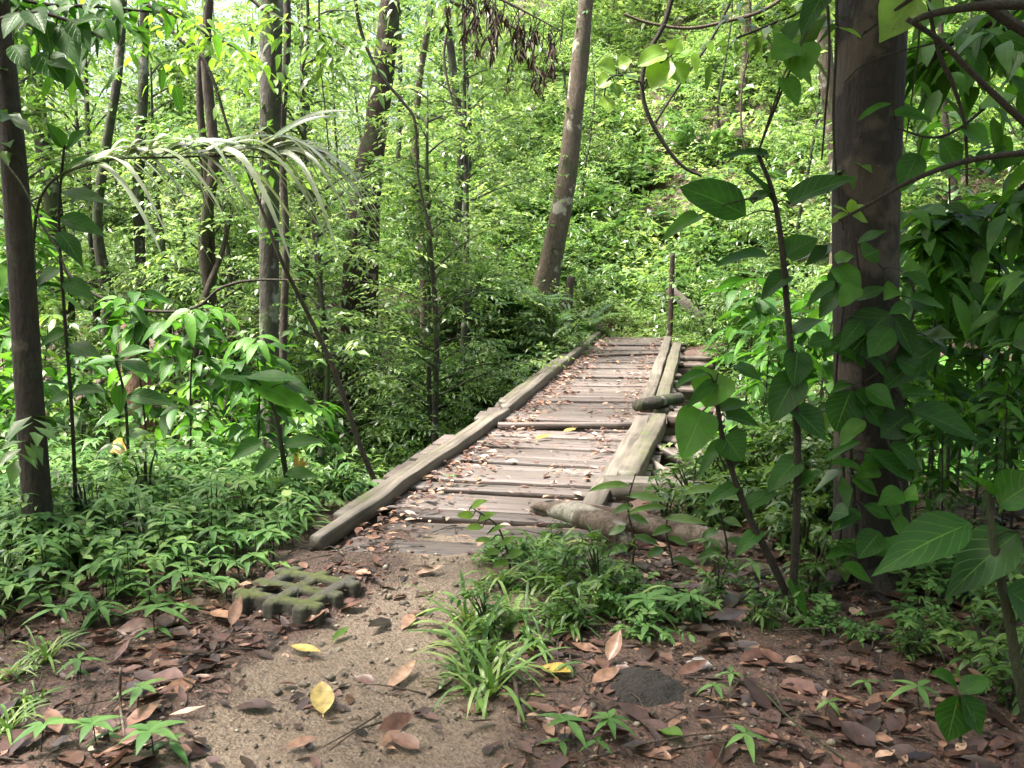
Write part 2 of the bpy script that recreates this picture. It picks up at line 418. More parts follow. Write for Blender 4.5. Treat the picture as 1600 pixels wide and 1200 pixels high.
def ground_mat():
    m, nt, out, N, ln = mat('forest_soil')
    at_ = N('ShaderNodeAttribute', attribute_name='lv'); sp = N('ShaderNodeSeparateXYZ'); ln(at_.outputs['Vector'], sp.inputs[0])
    tc = N('ShaderNodeTexCoord')
    n1 = N('ShaderNodeTexNoise', Scale=38.0, Detail=8.0, Roughness=0.7); ln(tc.outputs['Object'], n1.inputs['Vector'])
    n2 = N('ShaderNodeTexNoise', Scale=5.0, Detail=6.0, Roughness=0.6); ln(tc.outputs['Object'], n2.inputs['Vector'])
    vo = N('ShaderNodeTexVoronoi', Scale=70.0); ln(tc.outputs['Object'], vo.inputs['Vector'])
    sand = ramp(N, [(0.25, (0.065, 0.045, 0.032)), (0.5, (0.155, 0.112, 0.08)), (0.75, (0.28, 0.22, 0.165))]); ln(n1.outputs['Fac'], sand.inputs['Fac'])
    soil = ramp(N, [(0.25, (0.02, 0.012, 0.009)), (0.5, (0.07, 0.038, 0.027)), (0.78, (0.155, 0.092, 0.066))]); ln(n1.outputs['Fac'], soil.inputs['Fac'])
    ad = N('ShaderNodeMath', operation='MULTIPLY_ADD'); ad.inputs[1].default_value = 1.1; ad.inputs[2].default_value = -0.55; ln(n2.outputs['Fac'], ad.inputs[0])
    a2 = N('ShaderNodeMath', operation='ADD'); a2.use_clamp = True; ln(ad.outputs[0], a2.inputs[0]); ln(sp.outputs['X'], a2.inputs[1])
    mr = N('ShaderNodeMapRange'); mr.inputs[1].default_value = 0.25; mr.inputs[2].default_value = 0.8; ln(a2.outputs[0], mr.inputs[0])
    mx = N('ShaderNodeMix', data_type='RGBA'); ln(mr.outputs[0], mx.inputs[0]); ln(soil.outputs[0], mx.inputs[6]); ln(sand.outputs[0], mx.inputs[7])
    wet = N('ShaderNodeMapRange'); wet.inputs[1].default_value = 0.35; wet.inputs[2].default_value = 0.65; wet.inputs[3].default_value = 0.35; wet.inputs[4].default_value = 0.8; ln(n2.outputs['Fac'], wet.inputs[0])
    bs = N('ShaderNodeBsdfPrincipled'); ln(mx.outputs[2], bs.inputs['Base Color']); ln(wet.outputs[0], bs.inputs['Roughness'])
    sm = N('ShaderNodeMath', operation='MULTIPLY_ADD'); sm.inputs[1].default_value = -0.6; ln(vo.outputs['Distance'], sm.inputs[0]); ln(n1.outputs['Fac'], sm.inputs[2])
    bp = N('ShaderNodeBump', Strength=0.9, Distance=0.015); ln(sm.outputs[0], bp.inputs['Height']); ln(bp.outputs[0], bs.inputs['Normal'])
    ln(bs.outputs[0], out.inputs['Surface'])
    return m


def ramp_mat(name, stops, rough=0.6, trans=0.0, noise=8.0):
    """colour by each piece's own shade value"""
    m, nt, out, N, ln = mat(name)
    at_ = N('ShaderNodeAttribute', attribute_name='lv'); sp = N('ShaderNodeSeparateXYZ'); ln(at_.outputs['Vector'], sp.inputs[0])
    rp = ramp(N, stops); ln(sp.outputs['Z'], rp.inputs['Fac'])
    tc = N('ShaderNodeTexCoord'); n1 = N('ShaderNodeTexNoise', Scale=noise * 4, Detail=5.0); ln(tc.outputs['Object'], n1.inputs['Vector'])
    mr = N('ShaderNodeMapRange'); mr.inputs[1].default_value = 0.3; mr.inputs[2].default_value = 0.7; mr.inputs[3].default_value = 0.55; mr.inputs[4].default_value = 1.35; ln(n1.outputs['Fac'], mr.inputs[0])
    mx = N('ShaderNodeMix', data_type='RGBA', blend_type='MULTIPLY'); mx.inputs[0].default_value = 1; ln(rp.outputs[0], mx.inputs[6]); ln(mr.outputs[0], mx.inputs[7])
    bs = N('ShaderNodeBsdfPrincipled', Roughness=rough); ln(mx.outputs[2], bs.inputs['Base Color'])
    bp = N('ShaderNodeBump', Strength=0.4, Distance=0.004); ln(n1.outputs['Fac'], bp.inputs['Height']); ln(bp.outputs[0], bs.inputs['Normal'])
    sh = bs.outputs[0]
    if trans:
        tr = N('ShaderNodeBsdfTranslucent'); ln(mx.outputs[2], tr.inputs['Color'])
        ms = N('ShaderNodeMixShader'); ms.inputs[0].default_value = trans; ln(bs.outputs[0], ms.inputs[1]); ln(tr.outputs[0], ms.inputs[2]); sh = ms.outputs[0]
    ln(sh, out.inputs['Surface'])
    return m


def block_mat():
    m, nt, out, N, ln = mat('mossy_concrete')
    tc = N('ShaderNodeTexCoord'); n1 = N('ShaderNodeTexNoise', Scale=40.0, Detail=8.0, Roughness=0.7); ln(tc.outputs['Object'], n1.inputs['Vector'])
    n2 = N('ShaderNodeTexNoise', Scale=9.0, Detail=5.0); ln(tc.outputs['Object'], n2.inputs['Vector'])
    c = ramp(N, [(0.3, (0.022, 0.020, 0.016)), (0.7, (0.095, 0.088, 0.072))]); ln(n1.outputs['Fac'], c.inputs['Fac'])
    ge = N('ShaderNodeNewGeometry'); sx = N('ShaderNodeSeparateXYZ'); ln(ge.outputs['Normal'], sx.inputs[0])
    mo = ramp(N, [(0.3, (0.03, 0.038, 0.01)), (0.7, (0.085, 0.10, 0.024))]); ln(n1.outputs['Fac'], mo.inputs['Fac'])
    f = N('ShaderNodeMapRange'); f.inputs[1].default_value = 0.4; f.inputs[2].default_value = 0.56; ln(n2.outputs['Fac'], f.inputs[0])
    zz = N('ShaderNodeMath', operation='MULTIPLY'); zz.use_clamp = True; ln(sx.outputs['Z'], zz.inputs[0]); ln(f.outputs[0], zz.inputs[1])
    mx = N('ShaderNodeMix', data_type='RGBA'); ln(zz.outputs[0], mx.inputs[0]); ln(c.outputs[0], mx.inputs[6]); ln(mo.outputs[0], mx.inputs[7])
    bs = N('ShaderNodeBsdfPrincipled', Roughness=0.9); ln(mx.outputs[2], bs.inputs['Base Color'])
    bp = N('ShaderNodeBump', Strength=0.8, Distance=0.008); ln(n1.outputs['Fac'], bp.inputs['Height']); ln(bp.outputs[0], bs.inputs['Normal'])
    ln(bs.outputs[0], out.inputs['Surface'])
    return m


G_FAR = leaf_mat('leaf_far', (0.03, 0.078, 0.02), (0.105, 0.19, 0.06), (0.25, 0.345, 0.14), trans=0.42, rough=0.33, spec=0.7)  # paler than the nearer leaves, background glare mixed into the colour
G_MID = leaf_mat('leaf_mid', (0.025, 0.07, 0.016), (0.07, 0.145, 0.032), (0.15, 0.25, 0.06), trans=0.4, rough=0.36)
G_BROAD = leaf_mat('leaf_broad', (0.014, 0.052, 0.008), (0.034, 0.112, 0.013), (0.085, 0.215, 0.026), trans=0.42, rough=0.45, veins=True, spec=0.3)
G_BRIGHT = leaf_mat('leaf_bright', (0.07, 0.16, 0.02), (0.12, 0.24, 0.03), (0.2, 0.33, 0.05), trans=0.5, rough=0.4, veins=True)
G_COVER = leaf_mat('leaf_ground_cover', (0.035, 0.10, 0.025), (0.085, 0.19, 0.05), (0.17, 0.29, 0.085), trans=0.36, rough=0.5, spec=0.3)
G_FERN = leaf_mat('leaf_fern', (0.03, 0.085, 0.03), (0.06, 0.14, 0.045), (0.11, 0.21, 0.06), trans=0.3, rough=0.45)
G_GRASS = leaf_mat('grass_blade', (0.05, 0.12, 0.025), (0.12, 0.23, 0.05), (0.25, 0.33, 0.11), trans=0.3, rough=0.4)
G_PALM = leaf_mat('leaf_palm', (0.05, 0.12, 0.03), (0.14, 0.21, 0.08), (0.38, 0.41, 0.31), trans=0.25, rough=0.3, spec=0.8)  # pale end of the ramp paints the sheen of the upper sides
STEM = bark_mat('stem_dark', (0.018, 0.015, 0.011), (0.06, 0.045, 0.03), scale=20)
STEM_G = bark_mat('stem_green', (0.025, 0.035, 0.012), (0.06, 0.07, 0.025), scale=20)
TWIG = bark_mat('twig_brown', (0.05, 0.035, 0.024), (0.13, 0.10, 0.07), scale=20)
B_DARK = bark_mat('bark_dark', (0.02, 0.015, 0.011), (0.075, 0.055, 0.04), moss=0.5)
B_SMOOTH = bark_mat('bark_smooth_brown', (0.013, 0.010, 0.007), (0.05, 0.037, 0.026), moss=0.5, rings=0.15, scale=9, lichen=(0.14, 0.12, 0.09), lich_amt=0.1, rough=0.7)
B_RIGHT = bark_mat('bark_ringed', (0.007, 0.0045, 0.0035), (0.030, 0.020, 0.015), lichen=(0.075, 0.058, 0.045), lich_amt=0.3, rings=0.3, scale=5, moss=0.2, rough=0.75)
B_RED = bark_mat('bark_red_brown', (0.018, 0.011, 0.008), (0.062, 0.038, 0.027), moss=0.5, lichen=(0.25, 0.21, 0.16), lich_amt=0.05)
B_PALE = bark_mat('bark_pale_lichen', (0.045, 0.033, 0.022), (0.13, 0.10, 0.07), lichen=(0.32, 0.30, 0.25), lich_amt=0.2, moss=0.45)
B_MOSSY = bark_mat('bark_mossy', (0.016, 0.014, 0.010), (0.065, 0.056, 0.044), lichen=(0.24, 0.24, 0.2), lich_amt=0.28, moss=0.75)
B_DEAD = bark_mat('dead_wood', (0.085, 0.066, 0.052), (0.27, 0.22, 0.18), scale=5, lichen=(0.08, 0.055, 0.04), lich_amt=0.4)
B_LOG = bark_mat('log_bark', (0.06, 0.042, 0.03), (0.2, 0.155, 0.12), lichen=(0.36, 0.33, 0.28), lich_amt=0.25, moss=0.35, scale=7)
B_RUST = bark_mat('bark_rust', (0.06, 0.03, 0.019), (0.19, 0.10, 0.06), scale=5, moss=0.25)
W_DECK = wood_mat('deck_planks', (0.034, 0.026, 0.023), (0.15, 0.122, 0.112), dirt=0.6, tint=(0.085, 0.058, 0.047))
W_CURB = wood_mat('curb_timber', (0.045, 0.037, 0.030), (0.155, 0.132, 0.11), moss=0.25, dirt=0.3)
W_MOSS = wood_mat('mossy_timber', (0.042, 0.035, 0.027), (0.13, 0.112, 0.088), moss=0.65, dirt=0.3)
W_UNDER = wood_mat('support_timber', (0.022, 0.015, 0.012), (0.085, 0.062, 0.048), moss=0.2)
LITTER = ramp_mat('dead_leaves', [(0.0, (0.025, 0.015, 0.013)), (0.3, (0.075, 0.038, 0.03)), (0.55, (0.15, 0.075, 0.055)), (0.8, (0.30, 0.17, 0.11)), (1.0, (0.55, 0.40, 0.30))], rough=0.38, trans=0.12)
L_YEL = ramp_mat('yellow_leaf', [(0.0, (0.30, 0.19, 0.02)), (0.5, (0.40, 0.28, 0.06)), (1.0, (0.46, 0.36, 0.16))], rough=0.5, trans=0.15)
L_DEADHANG = ramp_mat('dead_hanging_leaf', [(0.0, (0.03, 0.018, 0.014)), (1.0, (0.10, 0.06, 0.045))], rough=0.7, trans=0.1)
STONE = ramp_mat('pebble', [(0.0, (0.06, 0.05, 0.04)), (0.6, (0.16, 0.13, 0.10)), (1.0, (0.42, 0.37, 0.31))], rough=0.7)
MOUND = bark_mat('dark_soil', (0.02, 0.016, 0.014), (0.06, 0.05, 0.042), scale=18)
BLOCK = block_mat()


# ------------------------------------------------------------------ object helpers
def tag(o, label, cat, group=None):
    o['label'] = label; o['category'] = cat
    if group: o['group'] = group
    return o


def empty(name, loc, label, cat, group=None):
    o = bpy.data.objects.new(name, None); o.empty_display_size = 0.2
    COL.objects.link(o); o.location = tuple(map(float, loc))
    return tag(o, label, cat, group)


def part(M, name, m, root, label=None, smooth=True):
    """a mesh in world coordinates becomes a child of root (which is unrotated)"""
    o = M.build(name, m, smooth=smooth, origin=np.array(root.location))
    o.location = (0, 0, 0); o.parent = root
    if label: o['label'] = label
    return o


def child(me, name, root):
    o = bpy.data.objects.new(name, me); COL.objects.link(o); o.parent = root
    return o


def dup(root, loc, rz, sc, label, group):
    r = root.copy(); COL.objects.link(r); r.location = tuple(map(float, loc)); r.rotation_euler = (0, 0, rz); r.scale = (sc, sc, sc)
    r['label'] = label; r['group'] = group
    for ch in root.children:
        c = ch.copy(); COL.objects.link(c); c.parent = r
    return r


def setting(o, kind='structure'):
    o['kind'] = kind; return o


# ================================================================== SETTING: sky, sun, ground
SUN_EL, SUN_AZ = R(66), R(-95)          # azimuth measured from straight ahead, towards the right
world = bpy.data.worlds.new("World"); scene.world = world; world.use_nodes = True
wn = world.node_tree
bg = wn.nodes['Background']
sky = wn.nodes.new('ShaderNodeTexSky'); sky.sky_type = 'NISHITA'; sky.sun_disc = False
sky.sun_elevation = SUN_EL; sky.sun_rotation = SUN_AZ
sky.air_density = 1.0; sky.dust_density = 9.0; sky.ozone_density = 0.6
wn.links.new(sky.outputs[0], bg.inputs['Color']); bg.inputs['Strength'].default_value = 0.15
sun = bpy.data.lights.new('sun', 'SUN'); sun.energy = 5.0; sun.angle = R(10); sun.color = (1.0, 0.96, 0.88)
so = bpy.data.objects.new('sun', sun); COL.objects.link(so)
sd = Vector((math.sin(SUN_AZ) * math.cos(SUN_EL), math.cos(SUN_AZ) * math.cos(SUN_EL), math.sin(SUN_EL)))
so.rotation_euler = sd.to_track_quat('Z', 'Y').to_euler()

xs = np.concatenate([-np.geomspace(160, 4.6, 60), np.linspace(-4.5, 4.5, 230), np.geomspace(4.6, 160, 60)])
ys = np.concatenate([np.linspace(-40, 0, 14)[:-1], np.linspace(0, 2, 10)[:-1], np.linspace(2, 6.5, 140)[:-1], np.linspace(6.5, 22, 110)[:-1], np.geomspace(22, 220, 50)])
GX, GY = np.meshgrid(xs, ys)
GZ = ground(GX, GY)
near = (1 - sstep(5.0, 7.5, np.hypot(GX, GY - 3.5)))
GZ = GZ + near * (0.012 * fbm(GX * 9, GY * 9) + 0.008 * fbm(GX * 24, GY * 24)) * 2
m = MB()
nx, ny = len(xs), len(ys)
i = np.arange(ny - 1)[:, None] * nx; j = np.arange(nx - 1)[None]
q = np.stack([i + j, i + j + 1, i + nx + j + 1, i + nx + j], -1).reshape(-1, 4)
pm = path_mask(GX, GY) * (1 - sstep(5.5, 7, GY)) * 0.9 + 0.25 * np.exp(-(((GX + 0.5) / 1.2) ** 2 + ((GY - 2.9) / 0.5) ** 2))
m.add(np.stack([GX, GY, GZ], -1).reshape(-1, 3), q, np.stack([pm, 0 * pm, 0 * pm], -1).reshape(-1, 3))
setting(m.build('ground', ground_mat()))

# ================================================================== THE FOOTBRIDGE
def edge(side, y):
    E = DECK_L if side < 0 else DECK_R
    return np.array([np.interp(y, [p[1] for p in E], [p[0] for p in E]), y, 0.0])


BRL = 'old plank footbridge with mossy timber curbs crossing the gully'
bridge = empty('footbridge', (float(bridge_x(5.2)), 5.2, 0), BRL, 'footbridge')
r = np.random.default_rng(5)
deck = MB(); y = 4.55; k = 0
# the board that stands proud of the deck halfway, where the two spans meet
yj = onz(890, 662)[1]
while y < 16.35:
    w = float(r.choice([r.uniform(0.14, 0.24), r.uniform(0.26, 0.42)]))
    gap = r.choice([0.012, 0.022, 0.04, 0.075], p=[.3, .35, .2, .15])
    yc = y + w / 2
    c = np.array([float(bridge_x(yc)), yc, 0.0])
    tdir = nrm(np.array([float(bridge_x(yc + .3) - bridge_x(yc - .3)), 0.6, 0]))
    ang = r.normal(0, 0.012) + 0.05 + (0.06 if yc > yj else 0)
    tdir = np.array([tdir[0] * math.cos(ang) - tdir[1] * math.sin(ang), tdir[0] * math.sin(ang) + tdir[1] * math.cos(ang), 0])
    cr = np.array([tdir[1], -tdir[0], 0])
    half = (edge(1, yc)[0] - edge(-1, yc)[0]) / 2 + r.uniform(0.22, 0.34)
    if yc < 5.6:
        lo_, hi_ = edge(-1, yc)[0] + 0.10, edge(1, yc)[0] + 0.12
        c[0] = (lo_ + hi_) / 2 + r.normal(0, .03); half = (hi_ - lo_) / 2
    zt = r.normal(0, 0.011) + (-0.012 if yc < 5.6 else 0)
    tilt = r.normal(0, 0.012)
    boxm(deck, c + [0, 0, zt - 0.02], cr * half + np.array([0, 0, tilt * half * 0.4]), tdir * w / 2, np.array([0, 0, 0.02]), shade=float(np.clip(r.normal(0.5, 0.28), 0.02, 1)), jit=0.007, nseg=8, seed=k + 1)
    y += w + gap; k += 1
part(deck, 'deck', W_DECK, bridge)
for (px0, py0, px1, py1, h, wd) in ((778, 668, 985, 668, 0.045, 0.09), (455 + 470, 556, 1038, 553, 0.03, 0.1)):
    M = MB(); a, b = onz(px0, py0, 0.02), onz(px1, py1, 0.02)
    ax = (b - a) / 2; t = nrm(np.array([-ax[1], ax[0], 0]))
    boxm(M, (a + b) / 2 + [0, 0, h / 2 - 0.012] + t * wd / 2, ax, t * wd / 2, np.array([0, 0, h / 2]), shade=0.75, jit=0.004, nseg=8, seed=k); k += 1
    part(M, 'cross_board', W_DECK, bridge)
cur = [(-1, 4.86, 8.86, 0.05, 0.037, 0.044, 0.04, W_CURB), (-1, 5.35, 8.6, 0.14, 0.046, 0.036, 0.02, W_MOSS),
       (-1, 8.9, 12.6, 0.055, 0.05, 0.055, 0.05, W_CURB), (-1, 12.64, 16.6, 0.05, 0.045, 0.055, 0.05, W_CURB), (-1, 9.4, 13.6, 0.18, 0.06, 0.045, 0.015, W_MOSS),
       (1, 5.5, 8.75, 0.065, 0.065, 0.03, 0.02, W_CURB), (1, 6.25, 8.5, 0.225, 0.07, 0.07, 0.04, W_MOSS),
       (1, 9.1, 15.7, 0.05, 0.06, 0.055, 0.05, W_CURB), (1, 9.0, 15.2, 0.2, 0.07, 0.05, 0.02, W_MOSS)]
for sd_, y0, y1, off, hw, hh, z, mt in cur:
    M = MB(); a, b = edge(sd_, y0), edge(sd_, y1)
    ax = (b - a) / 2; t = nrm(np.array([ax[1], -ax[0], 0])) * sd_
    boxm(M, (a + b) / 2 + t * off + [0, 0, z], ax, t * hw, np.array([0, 0, hh]), shade=r.uniform(.35, .6), jit=0.02, nseg=30, seed=k); k += 1
    part(M, 'curb_beam', mt, bridge)
# stringers, bents and braces under the deck
for sd_ in (-1, 1):
    M = MB(); P = [edge(sd_, yy) + [-sd_ * 0.08, 0, -0.19] for yy in (5.3, 8.8, 12.4, 16.4)]
    tube(M, P, [0.13, 0.12, 0.12, 0.11], ns=10, n=30, rough=0.15, seed=3 + sd_)
    part(M, 'stringer', B_DARK, bridge)
for yy in (7.6, 10.2, 13.0):
    a, b = edge(-1, yy), edge(1, yy)
    M = MB(); boxm(M, (a + b) / 2 + [0.25, 0, -0.40], (b - a) / 2 * 1.75, np.array([0.02, 0.08, 0]), np.array([0, 0, 0.09]), shade=0.5, jit=0.01, nseg=6, seed=k); k += 1
    part(M, 'crossbeam', W_UNDER, bridge)
    for p in (a, b):
        M = MB(); g = gz(p[0], p[1])
        tube(M, [p + [0, 0, -0.48], [p[0] + .04, p[1], g - 0.1]], [0.085, 0.1], ns=9, rough=0.15, seed=k, n=8); k += 1
        part(M, 'post', B_DARK, bridge)
for (p0, p1, w) in (((1000, 716, 7.1), (1075, 765, 6.6), 0.045), ((1062, 690, 7.6), (1160, 812, 6.4), 0.05)):
    M = MB(); a, b = at(*p0), at(*p1); ax = (b - a) / 2; t = nrm(np.cross(ax, [0, 1, 0])) * w
    boxm(M, (a + b) / 2, ax, t, np.array([0, 0.02, 0]), shade=0.9, jit=0.006, nseg=6, seed=k); k += 1
    part(M, 'brace', W_CURB, bridge)
# loose plank ends stacked below the right curb
for n_, yy in enumerate((6.9, 8.2, 9.6, 11.2, 13.3, 14.4)):
    M = MB(); a = edge(1, yy) + [0.48, 0, -0.07 - 0.03 * (n_ % 2)]
    boxm(M, a, np.array([0.26, -0.05, 0.0]), np.array([0.02, 0.12, 0]), np.array([0, 0, 0.028]), shade=0.5, jit=0.01, nseg=3, seed=k); k += 1
    part(M, 'deck_bearer', W_UNDER, bridge)

# ------------------------------------------------------------------ timber and logs lying by the bridge
def log(name, label, cat, pts, rad, m_, ns=14, rough=0.16, seed=1, group=None, extra=None, n=24, flute=0):
    M = MB(); tube(M, pts, rad, ns=ns, n=n, rough=rough, seed=seed, flute=flute)
    if extra: extra(M)
    o = M.build(name, m_, origin=np.array(pts[0]))
    return tag(o, label, cat, group)


def knob(M):
    a = at(935, 822, 4.95)
    tube(M, [a, at(965, 838, 4.86), at(985, 856, 4.8)], [0.075, 0.06, 0.035], ns=10, rough=0.3, seed=9, n=8)
    for j_ in range(5):
        b = at(842 + 5 * j_, 792 + 3 * ((j_ * 7) % 4), 5.3)
        tube(M, [at(870, 797, 5.25), b, b + [-0.05 - 0.02 * (j_ % 3), 0, 0.01 * (j_ % 2)]], [0.035, 0.025, 0.004], ns=5, n=5, rough=0.3, seed=j_)


log('broken_log', 'short knobbly log with splintered end lying across the bridge corner', 'log',
    [at(862, 796, 5.2), at(900, 804, 5.05), at(945, 822, 4.9), at(972, 836, 4.83)], [0.04, 0.062, 0.072, 0.055], B_LOG, rough=0.3, seed=2, extra=knob)
log('fallen_log', 'long smooth barkless log lying behind the splintered one', 'log',
    [at(915, 797, 5.25), at(1000, 818, 5.1), at(1090, 840, 4.95), at(1205, 868, 4.8)], [0.048, 0.06, 0.066, 0.07], B_DEAD, rough=0.12, seed=4)
Mb = MB(); a, b = at(945, 772, 6.05) + [0, 0, .03], at(1235, 788, 5.75) + [0, 0, .03]
boxm(Mb, (a + b) / 2, (b - a) / 2, np.array([0, 0.085, 0.0]), np.array([0, 0.0, 0.08]), shade=0.2, jit=0.02, nseg=16, seed=77)
tag(Mb.build('timber_beam', W_CURB, origin=a), 'squared weathered beam lying level beside the right bridge curb', 'timber')
Mb = MB(); a, b = at(1015, 715, 7.6), at(1290, 722, 7.2)
boxm(Mb, (a + b) / 2, (b - a) / 2, np.array([0, 0.08, 0.0]), np.array([0, 0.0, 0.075]), shade=0.6, jit=0.02, nseg=16, seed=79)
tag(Mb.build('timber_beam', W_UNDER, origin=a), 'dark squared beam jutting from under the bridge over the gully', 'timber')
log('rotting_log', 'flaking rotten log half buried below the fallen logs', 'log',
    [at(990, 893, 4.72), at(1050, 890, 4.7), at(1140, 892, 4.62), at(1225, 905, 4.5)], [0.03, 0.055, 0.06, 0.05], B_DEAD, rough=0.4, seed=6)
log('fallen_branch', 'crooked bare branch on the ground below the rotten log', 'branch',
    [at(1040, 895, 4.55), at(1080, 925, 4.35), at(1125, 942, 4.25), at(1170, 949, 4.2), at(1235, 935, 4.2)], [0.012, 0.018, 0.017, 0.02, 0.024], B_MOSSY, ns=8, rough=0.25, seed=8)
log('short_log', 'cut log end resting on the right bridge curb', 'log',
    [onz(995, 634, 0.13), onz(1025, 628, 0.13), onz(1062, 622, 0.10)], [0.055, 0.06, 0.055], B_MOSSY, rough=0.2, seed=12)
for (p0, p1, w, lb) in (((1118, 640, 8.2), (1094, 745, 7.4), 0.012, 'thin pale pole slanting through the timbers right of the bridge'),
                        ((1150, 668, 8.6), (1085, 700, 8.0), 0.02, 'grey stick resting across the gully timbers')):
    log('pole', lb, 'pole', [at(*p0), at(*p1)], [w, w], B_DEAD, ns=7, rough=0.1)
po = [at(1051, 395, 16.2), at(1049, 460, 16.2), at(1046, 532, 16.15)]
log('iron_pole', 'rusty upright rod at the far right corner of the bridge', 'pole', po, [0.042, 0.045, 0.05], B_RED, ns=8, rough=0.05)
Mb = MB(); a, b = at(1045, 450, 17.0), at(1100, 500, 16.6); ax = (b - a) / 2
boxm(Mb, (a + b) / 2, ax, nrm(np.cross(ax, [0, 1, 0])) * 0.085, np.array([0, 0.03, 0]), shade=0.7, jit=0.01, nseg=6, seed=90)
tag(Mb.build('leaning_plank', W_UNDER, origin=b), 'dark plank leaning against the rusty rod beyond the bridge', 'plank')
st = at(883, 470, 16.6); g = gz(st[0], st[1])
log('tree_stump', 'small dark broken stump beside the leaning lichen tree', 'stump', [[st[0], st[1], g - .1], [st[0] + .02, st[1], g + .3], [st[0] + .1, st[1], st[2] + .42]], [0.15, 0.11, 0.06], B_DARK, rough=0.4, seed=5)
dm = gpt(1005, 1075)
Mm = MB(); th = np.linspace(0, 2 * math.pi, 40, endpoint=False); rr = np.linspace(0, 1, 14)
V = np.array([[dm[0] + 0.17 * q_ * math.cos(t) * (1 + .35 * fbm(np.array([math.cos(t) * 1.3]), np.array([math.sin(t) * 1.3]))[0]), dm[1] + 0.16 * q_ * math.sin(t),
               gz(dm[0], dm[1]) - 0.03 + 0.085 * (1 - q_ ** 2) ** 0.8 + 0.05 * fbm(np.array([q_ * math.cos(t) * 5 + 3]), np.array([q_ * math.sin(t) * 5]))[0]] for q_ in rr for t in th])
i = np.arange(13)[:, None] * 40; j = np.arange(40)[None]
Mm.add(V, np.stack([i + j, i + (j + 1) % 40, i + 40 + (j + 1) % 40, i + 40 + j], -1).reshape(-1, 4), np.full((len(V), 3), .5))
tag(Mm.build('soil_mound', MOUND, origin=dm), 'low dark crumbly mound of soil among the dead leaves', 'mound')

# ------------------------------------------------------------------ concrete grass paver
def lattice():
    cu = np.cumsum([0, .045, .062, .085, .062, .085, .062, .045]); cu = cu - cu[-1] / 2
    full = lambda k_: k_ in (1, 3, 5)
    f = np.array([[full(a_) or full(b_) for b_ in range(7)] for a_ in range(7)])
    for a_ in (0, 6):
        for b_ in (0, 6): f[a_, b_] = False
    vid, V, Q = {}, [], []
    def vi(a_, b_, c_):
        if (a_, b_, c_) not in vid:
            vid[(a_, b_, c_)] = len(V); V.append([cu[a_], cu[b_], [0, .115][c_]])
        return vid[(a_, b_, c_)]
    for a_ in range(7):
        for b_ in range(7):
            if not f[a_, b_]: continue
            Q.append([vi(a_, b_, 1), vi(a_ + 1, b_, 1), vi(a_ + 1, b_ + 1, 1), vi(a_, b_ + 1, 1)])
            Q.append([vi(a_, b_ + 1, 0), vi(a_ + 1, b_ + 1, 0), vi(a_ + 1, b_, 0), vi(a_, b_, 0)])
            for da, db, e0, e1 in ((-1, 0, (0, 1), (0, 0)), (1, 0, (1, 0), (1, 1)), (0, -1, (0, 0), (1, 0)), (0, 1, (1, 1), (0, 1))):
                na, nb = a_ + da, b_ + db
                if 0 <= na < 7 and 0 <= nb < 7 and f[na, nb]: continue
                p, q_ = (a_ + e0[0], b_ + e0[1]), (a_ + e1[0], b_ + e1[1])
                Q.append([vi(*p, 0), vi(*q_, 0), vi(*q_, 1), vi(*p, 1)])
    M = MB(); M.add(V, Q, np.full((len(V), 3), .5)); return M


bl = (onz(356, 930, .07) + onz(557, 905, .07)) / 2
blk = lattice().build('grass_paver', BLOCK, smooth=False)
blk.location = (bl[0] + .01, bl[1] + .02, -0.045); blk.rotation_euler = (R(-1.5), R(2.0), R(-20)); blk.scale = (1.0, 1.08, 1.0)
bv = blk.modifiers.new('soft', 'BEVEL'); bv.width = 0.016; bv.segments = 3; bv.limit_method = 'ANGLE'
tag(blk, 'mossy concrete lattice paver block lying left of the path', 'paver block')

for k_, (p0, p1, w, t_, mt, lb) in enumerate((((1000, 690, 7.6), (1105, 742, 6.9), .05, .02, W_CURB, 'pale split board slanting down from the right curb into the gully'),
        ((1045, 655, 8.4), (1200, 668, 8.0), .06, .05, W_UNDER, 'dark beam end jutting out level under the short log'),
        ((1080, 720, 7.0), (1190, 700, 7.4), .05, .03, W_CURB, 'weathered board lying across the dark squared beam'),
        ((1040, 740, 6.5), (1175, 835, 5.6), .045, .025, W_UNDER, 'broken board fallen between the level beam and the barkless log'),
        ((1020, 760, 6.2), (1130, 738, 6.6), .045, .03, W_UNDER, 'dark broken timber propped behind the level squared beam'))):
    a_, b_ = at(*p0), at(*p1); ax = (b_ - a_) / 2; Mb = MB()
    boxm(Mb, (a_ + b_) / 2, ax, nrm(np.cross(ax, [0, 1, 0.3])) * w, nrm(np.cross(ax, nrm(np.cross(ax, [0, 1, 0.3])))) * t_, shade=.4 + .12 * k_, jit=.012, nseg=8, seed=120 + k_)
    tag(Mb.build('broken_timber', mt, origin=a_), lb, 'timber', 'broken timbers beside the bridge')
# ================================================================== NAMED TREES
LAND = []          # landmarks used to word the labels of the lesser plants


def land(name, p):
    LAND.append((name, np.array(p[:3], float)))


def crown(M, c, rad, n, nleaf, ln, L, W, nl=1, shade=(0.2, 0.9), wood=None, droop=0.4):
    c = np.asarray(c, float); rad = np.asarray(rad, float)
    d = rdir(n); k = rng.uniform(0.35, 1, n) ** 0.6
    # clumped, so that sky shows between the clumps
    cl = rdir(max(6, n // 22)); ck = rng.uniform(0.3, 1, len(cl)) ** 0.5
    w = rng.integers(0, len(cl), n)
    p = c + cl[w] * ck[w][:, None] * rad + d * k[:, None] * rad * 0.30
    dd = nrm((p - c) / rad + rng.normal(0, 0.5, (n, 3)))
    dd[:, 2] *= 0.5
    sprays(M, p, dd, rng.uniform(0.6, 1.2, n) * ln, nleaf, L, W, nl=nl, droop=droop, shade=shade, wood=wood)
    return p


